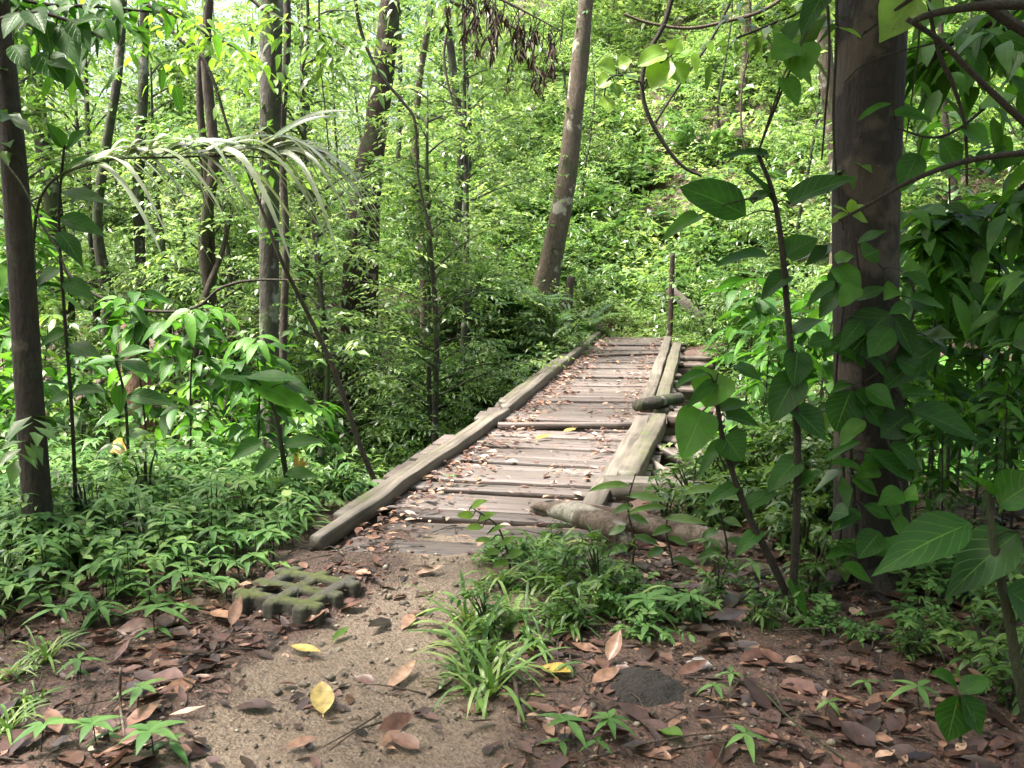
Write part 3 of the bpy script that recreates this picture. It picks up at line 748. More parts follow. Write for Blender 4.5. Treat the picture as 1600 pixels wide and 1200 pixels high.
def tree(name, label, pts, widths, m_, crown_at=None, crown_r=(1.6, 1.6, 1.2), n=90, leaf=(0.11, 0.05), lm=None, ns=14, rough=0.13, flute=0.16,
         seed=1, extra=None, group=None, nleaf=10, limbs=5, rise=3.0, ivy=14):
    W = [at(*p) for p in pts]
    b = W[0]; g = gz(b[0], b[1])
    P = [np.array([b[0], b[1], g - 0.15])] + W if b[2] > g + 0.05 else [np.array([b[0], b[1], g - 0.15])] + W[1:]
    wd = [widths[0]] + list(widths) if b[2] > g + 0.05 else list(widths)
    ys_ = [pts[0][2]] + [p[2] for p in pts] if b[2] > g + 0.05 else [p[2] for p in pts]
    rad = [w_ * y_ / F / 2 for w_, y_ in zip(wd, ys_)]
    d = nrm(P[-1] - P[-2]); d[2] = max(d[2], 0.8); d = nrm(d)
    top = P[-1] + d * rise
    P2 = P + [P[-1] + d * rise * 0.5, top]; rad2 = rad + [rad[-1] * 0.8, rad[-1] * 0.35]
    root = empty(name, (b[0], b[1], g), label, 'tree', group)
    M = MB(); tube(M, P2, rad2, ns=ns, n=48, rough=rough, seed=seed, flute=flute)
    c = np.array(crown_at) if crown_at is not None else top
    r_ = np.random.default_rng(seed)
    for q_ in range(limbs):
        e = c + rdir(1, -0.3, 0.8, r_)[0] * np.array(crown_r) * 0.8
        s_ = P[-1] + d * rise * r_.uniform(0.1, 0.9)
        tube(M, [s_, (s_ + e) / 2 + [0, 0, 0.25], e], [rad[-1] * 0.45, rad[-1] * 0.25, 0.008], ns=6, n=10, rough=0.15, seed=q_)
    if extra: extra(M)
    part(M, 'trunk', m_, root)
    Mc = MB(); crown(Mc, c, crown_r, n, nleaf, 0.55, *leaf)
    if ivy:                                   # leaves of its own low shoots along the stem
        PP = catmull(np.array(P), 60); k_ = r_.integers(4, 58, ivy)
        sprays(Mc, PP[k_], rdir(ivy, -0.2, 0.6, r_), r_.uniform(0.15, 0.4, ivy), 6, leaf[0], leaf[1], nl=2, shade=(0.1, 0.7))
    part(Mc, 'crown', lm or G_MID, root)
    land(label_short(label), (b[0], b[1], g))
    return root


def label_short(l):
    return l.split('|')[-1]


SHORT = {}


def T(name, label, short, *a, **k):
    r_ = tree(name, label, *a, **k)
    LAND[-1] = (short, LAND[-1][1])
    return r_


T('slim_tree', 'slim smooth brown trunk at the left edge of the clearing, rooted in ground cover', 'the slim near trunk',
  [(62, 872, 4.8), (58, 780, 4.8), (45, 600, 4.8), (25, 300, 4.8), (6, 100, 4.8), (-14, -90, 4.8)], [50, 44, 42, 38, 35, 33], B_SMOOTH,
  crown_at=(-2.6, 3.8, 5.6), crown_r=(2.4, 2.2, 1.2), n=600, leaf=(0.15, 0.07), seed=3, rough=0.05)  # unseen dense crown, set overhead to keep light off the left foreground


def butt(M):
    tube(M, [at(1335, 860, 4.5), at(1310, 905, 4.35), at(1285, 935, 4.25)], [0.09, 0.06, 0.015], ns=8, n=8, rough=0.2, seed=2)
    tube(M, [at(1368, 880, 4.45), at(1380, 925, 4.2), at(1395, 965, 4.05)], [0.12, 0.07, 0.015], ns=8, n=8, rough=0.2, seed=4)


rt = T('broad_tree', 'thick dark trunk with ringed bark and buttress roots at right, vines climbing it', 'the thick right trunk',
       [(1368, 908, 4.45), (1362, 800, 4.45), (1356, 600, 4.45), (1352, 400, 4.45), (1355, 200, 4.45), (1362, 0, 4.45), (1368, -150, 4.45)],
       [132, 112, 102, 100, 100, 104, 104], B_RIGHT, crown_at=(1.0, 3.6, 5.9), crown_r=(3.2, 2.6, 1.3), n=1900, leaf=(0.17, 0.08), flute=0.10, seed=7,
       rough=0.06, extra=butt, ns=28, limbs=9)  # crown above the view, placed and thickened to shade the right foreground
M = MB(); tube(M, [at(1390, 880, 4.5), at(1440, 925, 4.35), at(1520, 985, 4.1), at(1590, 1040, 3.9), at(1680, 1120, 3.6)], [0.11, 0.085, 0.065, 0.06, 0.05], ns=10, rough=0.2, seed=21)
part(M, 'root', B_RUST, rt)

T('mossy_tree', 'straight mossy trunk with pale lichen patches in the gully left of the bridge', 'the mossy straight trunk',
  [(427, 760, 9.0), (424, 650, 9.0), (420, 500, 9.0), (421, 300, 9.0), (424, 100, 9.0), (425, -60, 9.0)], [36, 32, 30, 31, 33, 33], B_MOSSY, n=70, seed=9, rough=0.12, crown_r=(2, 2, 1.3))
T('thin_tree', 'thin dark stem close beside the mossy straight trunk', 'the thin dark stem',
  [(446, 740, 9.5), (442, 560, 9.5), (447, 380, 9.5), (440, 220, 9.5), (449, 60, 9.5), (446, -60, 9.5)], [14, 13, 12, 12, 11, 10], B_DARK, n=60, seed=10, ivy=6)


def twin(M):
    P = [at(552, 575, 14.5), at(549, 500, 14.4), at(552, 400, 14.35), at(560, 300, 14.4), at(574, 215, 14.6)]
    tube(M, P, [0.21, 0.16, 0.14, 0.13, 0.08], ns=12, n=24, rough=0.12, seed=31)
    tube(M, [at(556, 480, 14.2), at(561, 380, 14.15), at(559, 300, 14.2), at(556, 245, 14.2)], [0.03, 0.025, 0.025, 0.02], ns=6, n=14)


T('brown_tree', 'stout red-brown tree with two fused stems standing on the far gully bank', 'the twin-stemmed brown tree',
  [(568, 580, 14.6), (570, 500, 14.6), (576, 350, 14.6), (583, 250, 14.6), (594, 150, 14.6), (606, 50, 14.6), (614, -60, 14.6)], [66, 40, 34, 33, 34, 31, 28],
  B_RED, n=120, seed=12, flute=0.15, extra=twin, crown_r=(2.6, 2.6, 1.6), ns=18, ivy=60)
T('leaning_tree', 'leaning pale trunk blotched with white lichen beyond the bridge', 'the leaning lichen tree',
  [(842, 482, 17.0), (858, 420, 17.0), (882, 300, 17.0), (899, 160, 17.0), (912, 40, 17.0), (920, -60, 17.0)], [48, 34, 30, 27, 24, 22], B_PALE, n=90, seed=14, flute=0.2, crown_r=(2.4, 2.4, 1.5), ivy=14)
T('vine_clad_tree', 'thin trunk wrapped in leaves between the brown tree and the leaning tree', 'the leafy thin trunk',
  [(716, 470, 15.5), (714, 350, 15.5), (721, 230, 15.5), (709, 120, 15.5), (699, 20, 15.5), (696, -60, 15.5)], [15, 13, 13, 12, 11, 10], B_MOSSY, n=100, seed=15, ivy=46)
T('crooked_tree', 'crooked thin stem just right of the twin-stemmed brown tree', 'the crooked thin stem',
  [(662, 470, 14.2), (656, 330, 14.2), (649, 220, 14.2), (656, 120, 14.2), (672, 20, 14.2), (676, -60, 14.2)], [12, 12, 11, 10, 9, 9], B_PALE, n=90, seed=16, ivy=26)


def stems3(M):
    tube(M, [at(300, 640, 10.5), at(306, 540, 10.4), at(322, 460, 10.4), at(345, 400, 10.5), at(362, 330, 10.6)], [0.05, 0.045, 0.04, 0.03, 0.02], ns=8, n=20, rough=.15)
    tube(M, [at(322, 560, 10.5), at(330, 440, 10.6), at(326, 300, 10.6), at(312, 160, 10.6), at(316, 30, 10.6)], [0.05, 0.05, 0.045, 0.04, 0.03], ns=8, n=20, rough=.15)


T('forked_tree', 'dark twisting stems rising from one base behind the palm fronds', 'the dark forked tree',
  [(318, 720, 10.5), (310, 600, 10.5), (332, 500, 10.5), (318, 380, 10.5), (334, 250, 10.5), (322, 90, 10.5), (330, -60, 10.5)], [26, 20, 18, 17, 17, 15, 14], B_DARK, n=70, seed=17, extra=stems3, rough=.15, ivy=8)
T('slender_tree', 'slender dark crooked stem between the slim near trunk and the dark forked tree', 'the slender crooked stem',
  [(176, 620, 12), (168, 480, 12), (152, 350, 12), (166, 230, 12), (184, 120, 12), (192, 0, 12), (196, -60, 12)], [22, 18, 15, 14, 13, 12, 12], B_MOSSY, n=90, seed=18)
T('grey_tree', 'grey trunk leaning left, second behind the slim near trunk', 'the grey leaning trunk',
  [(106, 600, 13), (97, 440, 13), (80, 300, 13), (62, 190, 13), (48, 60, 13), (40, -60, 13)], [34, 29, 26, 24, 22, 20], B_MOSSY, n=120, seed=19)
T('straight_tree', 'straight grey stem rising behind the rust-coloured stump', 'the straight grey stem',
  [(226, 620, 13), (221, 450, 13), (216, 300, 13), (223, 150, 13), (226, 0, 13), (226, -60, 13)], [20, 17, 16, 15, 13, 12], B_MOSSY, n=80, seed=20)
T('shaded_tree', 'dim straight trunk at the far left edge behind the slim near trunk', 'the far left trunk',
  [(28, 600, 15), (30, 450, 15), (27, 300, 15), (24, 150, 15), (20, -60, 15)], [26, 24, 23, 22, 20], B_DARK, n=80, seed=22)
T('hill_tree', 'thin bare trunk standing high on the hillside right of the bridge', 'the bare hillside trunk',
  [(1163, 250, 24), (1160, 150, 24), (1166, 60, 24), (1171, -60, 24)], [15, 14, 12, 11], TWIG, n=120, seed=23, crown_r=(2.4, 2.4, 1.6), leaf=(.13, .06))
T('pale_tree', 'pale trunk half hidden behind the thick right trunk', 'the pale hidden trunk',
  [(1312, 330, 15), (1300, 190, 15), (1289, 80, 15), (1279, -60, 15)], [26, 24, 22, 20], B_PALE, n=120, seed=24, crown_r=(2, 2, 1.4))
T('spindly_tree', 'spindly dark stem leaning left among the broad leaves at the right edge', 'the spindly right stem',
  [(1592, 560, 8), (1545, 430, 8), (1500, 330, 8), (1478, 200, 8), (1470, 60, 8), (1472, -60, 8)], [16, 14, 12, 10, 9, 8], B_DARK, n=60, seed=25, leaf=(.2, .09), ivy=10)
T('leaning_sapling', 'thin bare sapling leaning left out of the gully beside the left curb', 'the leaning bare sapling',
  [(590, 775, 6.9), (560, 690, 6.9), (523, 580, 6.9), (482, 492, 6.9), (441, 410, 6.8), (412, 335, 6.8)], [9, 8, 8, 7, 6, 5], B_DARK, n=10, seed=26,
  crown_at=at(400, 250, 6.8), crown_r=(.35, .35, .3), rise=0.4, limbs=2, nleaf=6, ns=8)

log('tree_stump', 'rust-coloured jagged stump among the stems on the left', 'stump',
    [(lambda p: np.array([p[0], p[1], gz(p[0], p[1]) - .1]))(at(243, 730, 10.2)), at(232, 670, 10.2), at(212, 590, 10.2), at(196, 520, 10.2), at(190, 505, 10.2)], [0.17, 0.16, 0.13, 0.085, 0.03], B_RUST, rough=0.3, seed=44)
log('fallen_pole', 'pale fallen pole slanting up behind the slim near trunk', 'pole', [at(88, 660, 9.0), at(132, 618, 9.3), at(176, 578, 9.6)], [0.035, 0.04, 0.035], B_DEAD, ns=8, rough=0.15)
log('fallen_pole', 'pale thin fallen pole slanting behind the dark forked tree', 'pole', [at(290, 578, 11.5), at(350, 535, 11.8), at(410, 476, 12)], [0.03, 0.03, 0.022], B_DEAD, ns=8, rough=0.15)
log('fallen_log', 'mossy fallen trunk lying on the bank left of the leaning lichen tree', 'log', [at(740, 492, 15.6), at(790, 484, 15.8), at(838, 478, 16)], [0.06, 0.07, 0.07], B_MOSSY, rough=.2)

# ------------------------------------------------------------------ lianas and hanging branches
VG = 'lianas hanging through the forest'


def vine(label, pts, w, m_=STEM, name='hanging_vine', leafy=None, cat='vine', group=VG, seed=1):
    P = [at(*p) for p in pts]
    if leafy is None:
        M = MB(); tube(M, P, [w_ * 0.5 * pts[0][2] / F for w_ in np.atleast_1d(w)], ns=7, n=10 * len(pts), rough=0.2, seed=seed)
        return tag(M.build(name, m_, origin=P[0]), label, cat, group)
    root = empty(name, P[0], label, cat, group)
    M = MB(); tube(M, P, [w_ * 0.5 * pts[0][2] / F for w_ in np.atleast_1d(w)], ns=7, n=10 * len(pts), rough=0.2, seed=seed)
    part(M, 'stem', m_, root)
    n_, L, W_, lm, ln, nlf = leafy
    r_ = np.random.default_rng(seed); C = catmull(np.array(P), 80); k_ = r_.integers(3, 80, n_)
    M = MB(); sprays(M, C[k_], rdir(n_, -.7, .4, r_), r_.uniform(.5, 1.1, n_) * ln, nlf, L, W_, nl=4, shade=(.3, .9), droop=.5)
    part(M, 'foliage', lm, root)
    return root


vine('long thin liana drooping across the twin-stemmed brown tree', [(548, -60, 11), (562, 40, 11), (590, 110, 11), (630, 160, 11), (648, 190, 11), (652, 260, 11), (660, 310, 11), (676, 370, 11)], [5, 5, 4, 4])
vine('dark liana curving down in front of the hillside to the big round leaf', [(1062, -60, 7), (1040, 30, 7), (1010, 90, 7), (1003, 140, 7), (1015, 185, 7), (1045, 235, 7), (1070, 262, 7), (1096, 275, 7)], [9, 8, 7, 6, 4], seed=3)
vine('straight thin liana slanting down from the top over the bright leaf cluster', [(1160, -40, 7.2), (1115, 55, 7.2), (1060, 135, 7.2), (1024, 192, 7.2)], [5, 4, 4])
vine('thin bare branch bowing across the top of the hillside', [(975, 22, 9), (1015, 36, 9), (1075, 44, 9), (1140, 32, 9), (1200, 12, 9), (1270, -40, 9)], [4, 5, 6, 6], TWIG, name='bare_branch', cat='branch')
vine('double strand of thin liana dangling before the bare hillside trunk', [(1168, -40, 9), (1172, 60, 9), (1160, 130, 9), (1158, 190, 9), (1165, 240, 9)], [4, 3, 3], TWIG)
vine('liana hanging close along the left side of the thick right trunk', [(1308, -40, 4.1), (1306, 80, 4.1), (1302, 190, 4.1), (1308, 290, 4.1), (1318, 360, 4.1)], [5, 4, 4])
vine('liana strand hanging just left of the thick right trunk', [(1290, -40, 4.2), (1296, 80, 4.2), (1290, 170, 4.2), (1284, 250, 4.2)], [4, 4, 3])
vine('knotted liana hanging right of the thick right trunk', [(1445, -60, 4.0), (1455, 30, 4.0), (1470, 90, 4.0), (1490, 135, 4.0), (1508, 200, 4.0), (1511, 290, 4.0)], [7, 6, 8, 5, 4], seed=6)
vine('pale thin liana strand hanging between the thick right trunk and the knotted liana', [(1441, -60, 4.3), (1436, 60, 4.3), (1425, 150, 4.3), (1415, 225, 4.3)], [3, 3, 2], STEM_G)
vine('dark arching bough reaching in from the top right corner', [(1640, 8, 3.6), (1560, 8, 3.6), (1500, 14, 3.6), (1450, 24, 3.6), (1424, 36, 3.6)], [16, 14, 11, 9], name='bough', cat='branch', seed=7)
vine('dark bough slanting down to the right edge from the arching bough', [(1418, 30, 3.65), (1470, 65, 3.65), (1530, 125, 3.65), (1600, 190, 3.65), (1650, 235, 3.65)], [8, 9, 11, 12], name='bough', cat='branch', seed=8)
vine('thick bough crossing the very top right corner', [(1500, -40, 3.9), (1545, 10, 3.9), (1600, 48, 3.9), (1660, 80, 3.9)], [17, 17, 18], name='bough', cat='branch', seed=9)
vine('curved dark bough sweeping from the right edge across the thick trunk', [(1660, 236, 3.7), (1580, 241, 3.7), (1500, 254, 3.7), (1420, 284, 3.7), (1360, 318, 3.7), (1310, 345, 3.7)], [11, 10, 9, 6, 4], name='bough', cat='branch', seed=10)
vine('fine liana loop crossing the upper face of the thick right trunk', [(1458, 68, 4.0), (1400, 82, 4.0), (1350, 100, 4.0), (1318, 130, 4.0)], [3, 3, 2])
vine('sagging liana slung between the slim near trunk and the dark forked tree', [(60, 330, 8), (85, 395, 8), (125, 445, 8), (190, 478, 8), (260, 487, 8), (310, 478, 8), (345, 450, 8), (395, 438, 8), (470, 438, 8)], [6, 6, 5, 5, 3])
vine('thin stem arching from the slim near trunk down through the left leaves', [(0, 245, 4.4), (35, 290, 4.4), (65, 350, 4.4), (90, 390, 4.4), (110, 440, 4.4)], [3, 3, 2], STEM_G)
vine('thin dark liana dangling left of the twin-stemmed brown tree', [(478, -40, 10), (482, 60, 10), (472, 110, 10), (470, 160, 10)], [5, 4, 3])
vine('hair-thin liana dropping past the thin dark stem', [(498, -40, 10), (500, 90, 10), (508, 170, 10), (514, 240, 10), (516, 290, 10)], [3, 2, 2])
vine('thin dark bough slanting over the yellow-green leaves at top left', [(226, 0, 7), (255, 35, 7), (285, 65, 7), (315, 90, 7), (335, 130, 7), (350, 180, 7), (368, 235, 7)], [6, 6, 5, 4], name='bough', cat='branch')
vine('fine branching liana crossing right of the crooked thin stem', [(690, -40, 12), (698, 40, 12), (694, 90, 12), (705, 150, 12), (726, 200, 12)], [4, 4, 3], TWIG)
vine('slim vine stem curling below the leafy thin trunk', [(640, 240, 12.5), (650, 300, 12.5), (668, 330, 12.5), (690, 345, 12.5), (705, 370, 12.5)], [5, 5, 4], TWIG)

LB = 'leafy boughs hanging across the top'
vine('bough of small yellow-green leaves hanging at the top left', [(180, -60, 6.6), (250, 10, 6.6), (320, 50, 6.6), (400, 90, 6.6)], [6, 5, 3], TWIG, 'leafy_bough', (34, .085, .042, G_BRIGHT, .5, 6), 'branch', LB, 4)
vine('bough of dark leaves spread over the top left corner', [(-60, -30, 5.6), (60, 5, 5.6), (150, 10, 5.6), (250, 20, 5.6)], [8, 6, 3], STEM, 'leafy_bough', (40, .13, .055, G_BROAD, .5, 6), 'branch', LB, 5)
vine('bough of mid-green leaves hanging before the mossy straight trunk', [(330, -60, 7.4), (420, 20, 7.4), (500, 50, 7.4), (560, 90, 7.4)], [6, 5, 3], TWIG, 'leafy_bough', (30, .09, .04, G_MID, .55, 7), 'branch', LB, 6)
vine('bough of leaves drooping at the upper left of the leaning lichen tree', [(620, -60, 9), (700, 0, 9), (780, 30, 9), (840, 70, 9)], [6, 5, 3], TWIG, 'leafy_bough', (30, .10, .045, G_FAR, .6, 8), 'branch', LB, 7)
vine('bough of broad leaves filling the top right corner', [(1660, -40, 5.2), (1580, 20, 5.2), (1500, 60, 5.2), (1440, 110, 5.2)], [9, 7, 4], STEM, 'leafy_bough', (36, .19, .09, G_BROAD, .6, 6), 'branch', LB, 8)
vine('bough of broad leaves hanging at the right edge below the dark boughs', [(1670, 200, 5.4), (1600, 290, 5.4), (1530, 330, 5.4), (1450, 350, 5.4)], [9, 7, 4], STEM, 'leafy_bough', (36, .2, .09, G_BROAD, .6, 6), 'branch', LB, 9)
vine('bough of mid-green leaves left of the thick right trunk at the top', [(1320, -60, 6), (1260, 10, 6), (1200, 40, 6), (1150, 60, 6)], [6, 5, 3], STEM, 'leafy_bough', (18, .12, .055, G_MID, .5, 6), 'branch', LB, 10)
# ================================================================== PLANTS THAT REPEAT: one of each kind is built, then copied
def P3(x, y, dz=0.0):
    return np.array([x, y, gz(x, y) + dz])


def px_of(p):
    d = np.asarray(p, float) - EYE
    f = d @ FWD
    return CX + F * (d @ RIGHT) / f, CY - F * (d @ UP) / f


class Kind:
    def __init__(s, name, cat, variants):
        s.name, s.cat, s.variants, s.used, s.items = name, cat, variants, set(), []

    def put(s, x, y, look, group, rz=None, sc=1.0, dz=-0.03, where=None, v=None):
        s.items.append(dict(x=x, y=y, look=look, group=group, rz=rng.uniform(0, 6.28) if rz is None else rz, sc=sc, dz=dz, where=where, v=v))

    def make(s):
        words_ = ['first', 'second', 'third', 'fourth', 'fifth', 'sixth', 'seventh', 'eighth', 'ninth', 'tenth', 'eleventh', 'twelfth']
        for it in s.items:
            it['p'] = P3(it['x'], it['y'], it['dz']); it['px'] = px_of(it['p'])
            it['lab'] = it['look'] + ' ' + (it['where'] or near_land(it['p']))
        by = {}
        for it in s.items: by.setdefault(it['lab'], []).append(it)
        for lab, its in by.items():
            its.sort(key=lambda t: t['px'][0])
            for k, it in enumerate(its):
                if len(its) == 1: it['label'] = lab
                elif len(its) == 2: it['label'] = lab + (', the left of two' if k == 0 else ', the right of two')
                elif len(its) <= 12: it['label'] = lab + ', ' + words_[k] + ' from left'
                else: it['label'] = lab
        for it in s.items:
            v = it['v'] if it['v'] is not None else int(rng.integers(0, len(s.variants)))
            root = s.variants[v]
            if v not in s.used:
                s.used.add(v)
                root.location = tuple(map(float, it['p'])); root.rotation_euler = (0, 0, it['rz']); root.scale = (it['sc'],) * 3
                root['label'] = it['label']; root['group'] = it['group']
            else:
                dup(root, it['p'], it['rz'], it['sc'], it['label'], it['group'])
        for v, root in enumerate(s.variants):
            if v not in s.used:
                for ch in list(root.children): bpy.data.objects.remove(ch)
                bpy.data.objects.remove(root)


def near_land(p):
    best = min(LAND, key=lambda t: np.hypot(*(t[1][:2] - p[:2])) + 0.25 * abs(px_of(t[1])[0] - px_of(p)[0]) / 100)
    n, q_ = best
    dx, dy = p[0] - q_[0], p[1] - q_[1]
    if np.hypot(dx, dy) < 0.55: rel = 'beside'
    elif abs(dx) > abs(dy) * 0.8: rel = 'left of' if dx < 0 else 'right of'
    else: rel = 'behind' if dy > 0 else 'in front of'
    return rel + ' ' + n


land('the bridge end', onz(990, 528)); land('the rusty rod', onz(1048, 532)); land('the level squared beam', at(1090, 785, 6)); land('the paver block', bl)
land('the left curb', edge(-1, 9.0)); land('the left curb', edge(-1, 6.0)); land('the left curb', edge(-1, 7.5)); land('the left curb', edge(-1, 11)); land('the right curb', edge(1, 9)); land('the right curb', edge(1, 12))
land('the soil mound', dm); land('the rust-coloured stump', at(232, 670, 10.2))


def base_kind(name, cat):
    o = bpy.data.objects.new(name, None); COL.objects.link(o); o['category'] = cat; o['label'] = name.replace('_', ' ')
    return o


def mk_tree(H, n, leaf, lm, first=0.25, spread=1.3, nl=1, nleaf=10, r0=0.05, name='understory_tree', shade=(.15, .95), ln=.6, bm=B_MOSSY):
    root = base_kind(name, 'tree')
    M, Mc = MB(), MB()
    w = rng.normal(0, 0.12, (5, 2)).cumsum(0); w[0] = 0
    zz = np.linspace(-0.15, H, 5)
    P = np.column_stack([w, zz]); tube(M, P, [r0 * 1.2, r0, r0 * .8, r0 * .6, r0 * .2], ns=8, n=20, rough=.12, seed=int(H * 10))
    C = catmull(P, 60)
    nb = int(H * 3.2)
    for k in range(nb):
        t = first + (1 - first) * (k + rng.random()) / nb
        b = C[min(59, int(t * 59))]; a = rng.uniform(0, 6.28); ln_ = spread * (1.15 - 0.75 * (t - first) / (1 - first)) * rng.uniform(.6, 1.1)
        e = b + np.array([math.cos(a) * ln_, math.sin(a) * ln_, ln_ * rng.uniform(.1, .6)])
        tube(M, [b, (b + e) / 2 + [0, 0, .1], e], [r0 * .35, r0 * .2, .004], ns=5, n=7, caps=False)
        m_ = max(3, int(n / nb)); tt = rng.uniform(.25, 1, m_)[:, None]
        bp = b * (1 - tt) + e * tt + rng.normal(0, .08, (m_, 3)); dr = nrm(e - b) * .6 + rdir(m_, -.5, .5)
        sprays(Mc, bp, dr, rng.uniform(.6, 1.1, m_) * ln, nleaf, *leaf, nl=nl, shade=shade, droop=.45, sag=.3)
    child(M.mesh('trunk', bm), 'trunk', root); child(Mc.mesh('crown', lm), 'crown', root)
    return root


def mk_bush(H, n, leaf, lm, nl=2, nleaf=9, name='bush', cat='bush', wide=.55, prof='oval', droop=.4, ln=.45, shade=(.1, .9), stems=7, sm=STEM_G):
    root = base_kind(name, cat)
    M, Mc = MB(), MB()
    for k in range(stems):
        a = rng.uniform(0, 6.28); l = rng.uniform(.5, 1)
        e = np.array([math.cos(a) * wide * l, math.sin(a) * wide * l, H * rng.uniform(.55, 1.0)])
        tube(M, [[0, 0, -.08], e * [.4, .4, .6], e], [.012, .008, .003], ns=5, n=8, caps=False)
        m_ = max(2, n // stems); tt = rng.uniform(.2, 1, m_)[:, None]
        sprays(Mc, e * tt * [1, 1, 1] + rng.normal(0, .06, (m_, 3)) * [1, 1, .6], nrm(e) * .5 + rdir(m_, -.2, .8), rng.uniform(.5, 1.1, m_) * ln, nleaf, *leaf, nl=nl, shade=shade, droop=droop, sag=.35, prof=prof)
    child(M.mesh('stems', sm), 'stems', root); child(Mc.mesh('foliage', lm), 'foliage', root)
    return root


def mk_sapling(H, n, leaf, lm, nl=4, nleaf=5, name='sapling', prof='oval', ln=.35, droop=.5, lean=.2, cols=1, first=.3, shade=(.1, .9), r0=.012):
    root = base_kind(name, 'sapling')
    M, Mc = MB(), MB()
    a = rng.uniform(0, 6.28)
    P = np.array([[0, 0, -.1], [.05 * math.cos(a), .05 * math.sin(a), H * .35], [lean * .5 * math.cos(a + .4), lean * .5 * math.sin(a + .4), H * .7], [lean * math.cos(a), lean * math.sin(a), H]])
    tube(M, P, [r0, r0 * .8, r0 * .6, .003], ns=6, n=20, rough=.1)
    C = catmull(P, 50); t = np.sort(rng.uniform(first, 1, n)); b = C[(t * 49).astype(int)]
    th = np.arange(n) * 2.4 + rng.normal(0, .3, n)
    d = np.column_stack([np.cos(th), np.sin(th), rng.uniform(.1, .6, n)])
    sprays(Mc, b, d, ln * (1.25 - .7 * t) * rng.uniform(.7, 1.2, n), nleaf, *leaf, nl=nl, shade=shade, droop=droop, sag=.35, prof=prof, wood=M, tw=.004)
    child(M.mesh('stem', STEM), 'stem', root); child(Mc.mesh('foliage', lm), 'foliage', root)
    return root


def frond(M, base, az, L, W, elev=.9, np_=26, curl=.9, sh=.5):
    u = np.linspace(0, 1, np_)
    el = elev - curl * 1.5 * u
    dx = np.cumsum(np.cos(el)) * L / np_; dz = np.cumsum(np.sin(el)) * L / np_
    C = base + np.column_stack([np.cos(az) * dx, np.sin(az) * dx, dz])
    D = nrm(np.gradient(C, axis=0)); S = np.array([-math.sin(az), math.cos(az), 0]); Nn = np.cross(S, D) * -1
    tube(M, C[::3], [.005, .003, .001], ns=4, n=12, caps=False, shade=.3)
    w = W * np.clip(np.sin(math.pi * np.clip(u * .88 + .12, 0, 1) ** .75), .05, 1)
    for s_ in (-1, 1):
        leaves(M, C, D * .35 + S * s_ + Nn * .1 - np.array([0, 0, .12]), -Nn if Nn[:, 2].mean() < 0 else Nn, w, W * .2, nl=2, droop=.15, shade=np.clip(sh + rng.normal(0, .1, np_), 0, 1), prof='lance')


def mk_fern(L, n):
    root = base_kind('fern', 'fern')
    parts_ = []
    M = MB()
    for k in range(n):
        frond(M, np.array([0, 0, .02]), 6.283 * k / n + rng.normal(0, .25), L * rng.uniform(.7, 1.1), L * .24, elev=rng.uniform(.7, 1.25), curl=rng.uniform(.7, 1.1), sh=rng.uniform(.2, .9))
    child(M.mesh('fronds', G_FERN), 'fronds', root)
    return root


def mk_grass(n, L):
    root = base_kind('grass_tuft', 'grass'); M = MB()
    d = rdir(n, .55, .95); b = rng.normal(0, .035, (n, 3)) * [1, 1, 0]
    leaves(M, b, d, np.array([0, 0, 1.]) + rdir(n) * .3, rng.uniform(.6, 1.1, n) * L, rng.uniform(.009, .022, n), nl=7, droop=rng.uniform(.4, 1.1, n), shade=rng.uniform(.1, .9, n), prof='strap')
    child(M.mesh('blades', G_GRASS), 'blades', root)
    return root


def whorl(M, p, h, L, W, n=6, sh=.5, tilt=None, stem=None):
    """a little plant with lance leaves spreading from the tip like a hand"""
    th = np.arange(n) * 6.283 / n + rng.uniform(0, 6.28) + rng.normal(0, .2, n)
    c = p + np.array([rng.normal(0, .02), rng.normal(0, .02), h])
    d = np.column_stack([np.cos(th), np.sin(th), rng.uniform(-.15, .3, n)]) + (tilt if tilt is not None else 0)
    leaves(M, np.repeat(c[None], n, 0), d, np.array([0, 0, 1.]), L * rng.uniform(.65, 1.1, n), W * rng.uniform(.8, 1.1, n), nl=4, droop=rng.uniform(.2, .6, n), shade=np.clip(sh + rng.normal(0, .12, n), 0, 1), prof='lance', fold=.12)
    if stem is not None: tube(stem, [p - [0, 0, .03], (p + c) / 2 + rng.normal(0, .008, 3), c], [.003, .002], ns=4, n=4, caps=False)


def mk_seedling(h, L, n, lm=G_COVER):
    root = base_kind('seedling', 'seedling'); M, S = MB(), MB()
    whorl(M, np.zeros(3), h, L, L * .27, n, .6, stem=S)
    if n > 5: whorl(M, np.array([.01, 0, -.02]), h * .6, L * .8, L * .22, 3, .4)
    child(S.mesh('stem', STEM_G), 'stem', root); child(M.mesh('foliage', lm), 'foliage', root)
    return root


TREES = Kind('understory_tree', 'tree', [mk_tree(H, n, leaf, lm, first=f, spread=sp, r0=r0) for H, n, leaf, lm, f, sp, r0 in
    ((6.0, 330, (.10, .045), G_FAR, .22, 1.5, .05), (7.5, 380, (.12, .05), G_FAR, .3, 1.7, .06), (5.0, 300, (.085, .04), G_FAR, .15, 1.3, .04), (6.5, 300, (.14, .06), G_MID, .25, 1.5, .055))])
BUSH = Kind('bush', 'bush', [mk_bush(H, n, leaf, lm, wide=w) for H, n, leaf, lm, w in
    ((.9, 80, (.085, .038), G_MID, .5), (.75, 80, (.11, .045), G_MID, .5), (1.2, 100, (.10, .045), G_FAR, .6), (.7, 70, (.13, .035), G_MID, .5))])
SAP = Kind('sapling', 'sapling', [mk_sapling(H, n, leaf, lm) for H, n, leaf, lm in
    ((2.0, 22, (.13, .055), G_MID), (2.8, 28, (.12, .05), G_MID), (1.5, 18, (.15, .06), G_MID))])
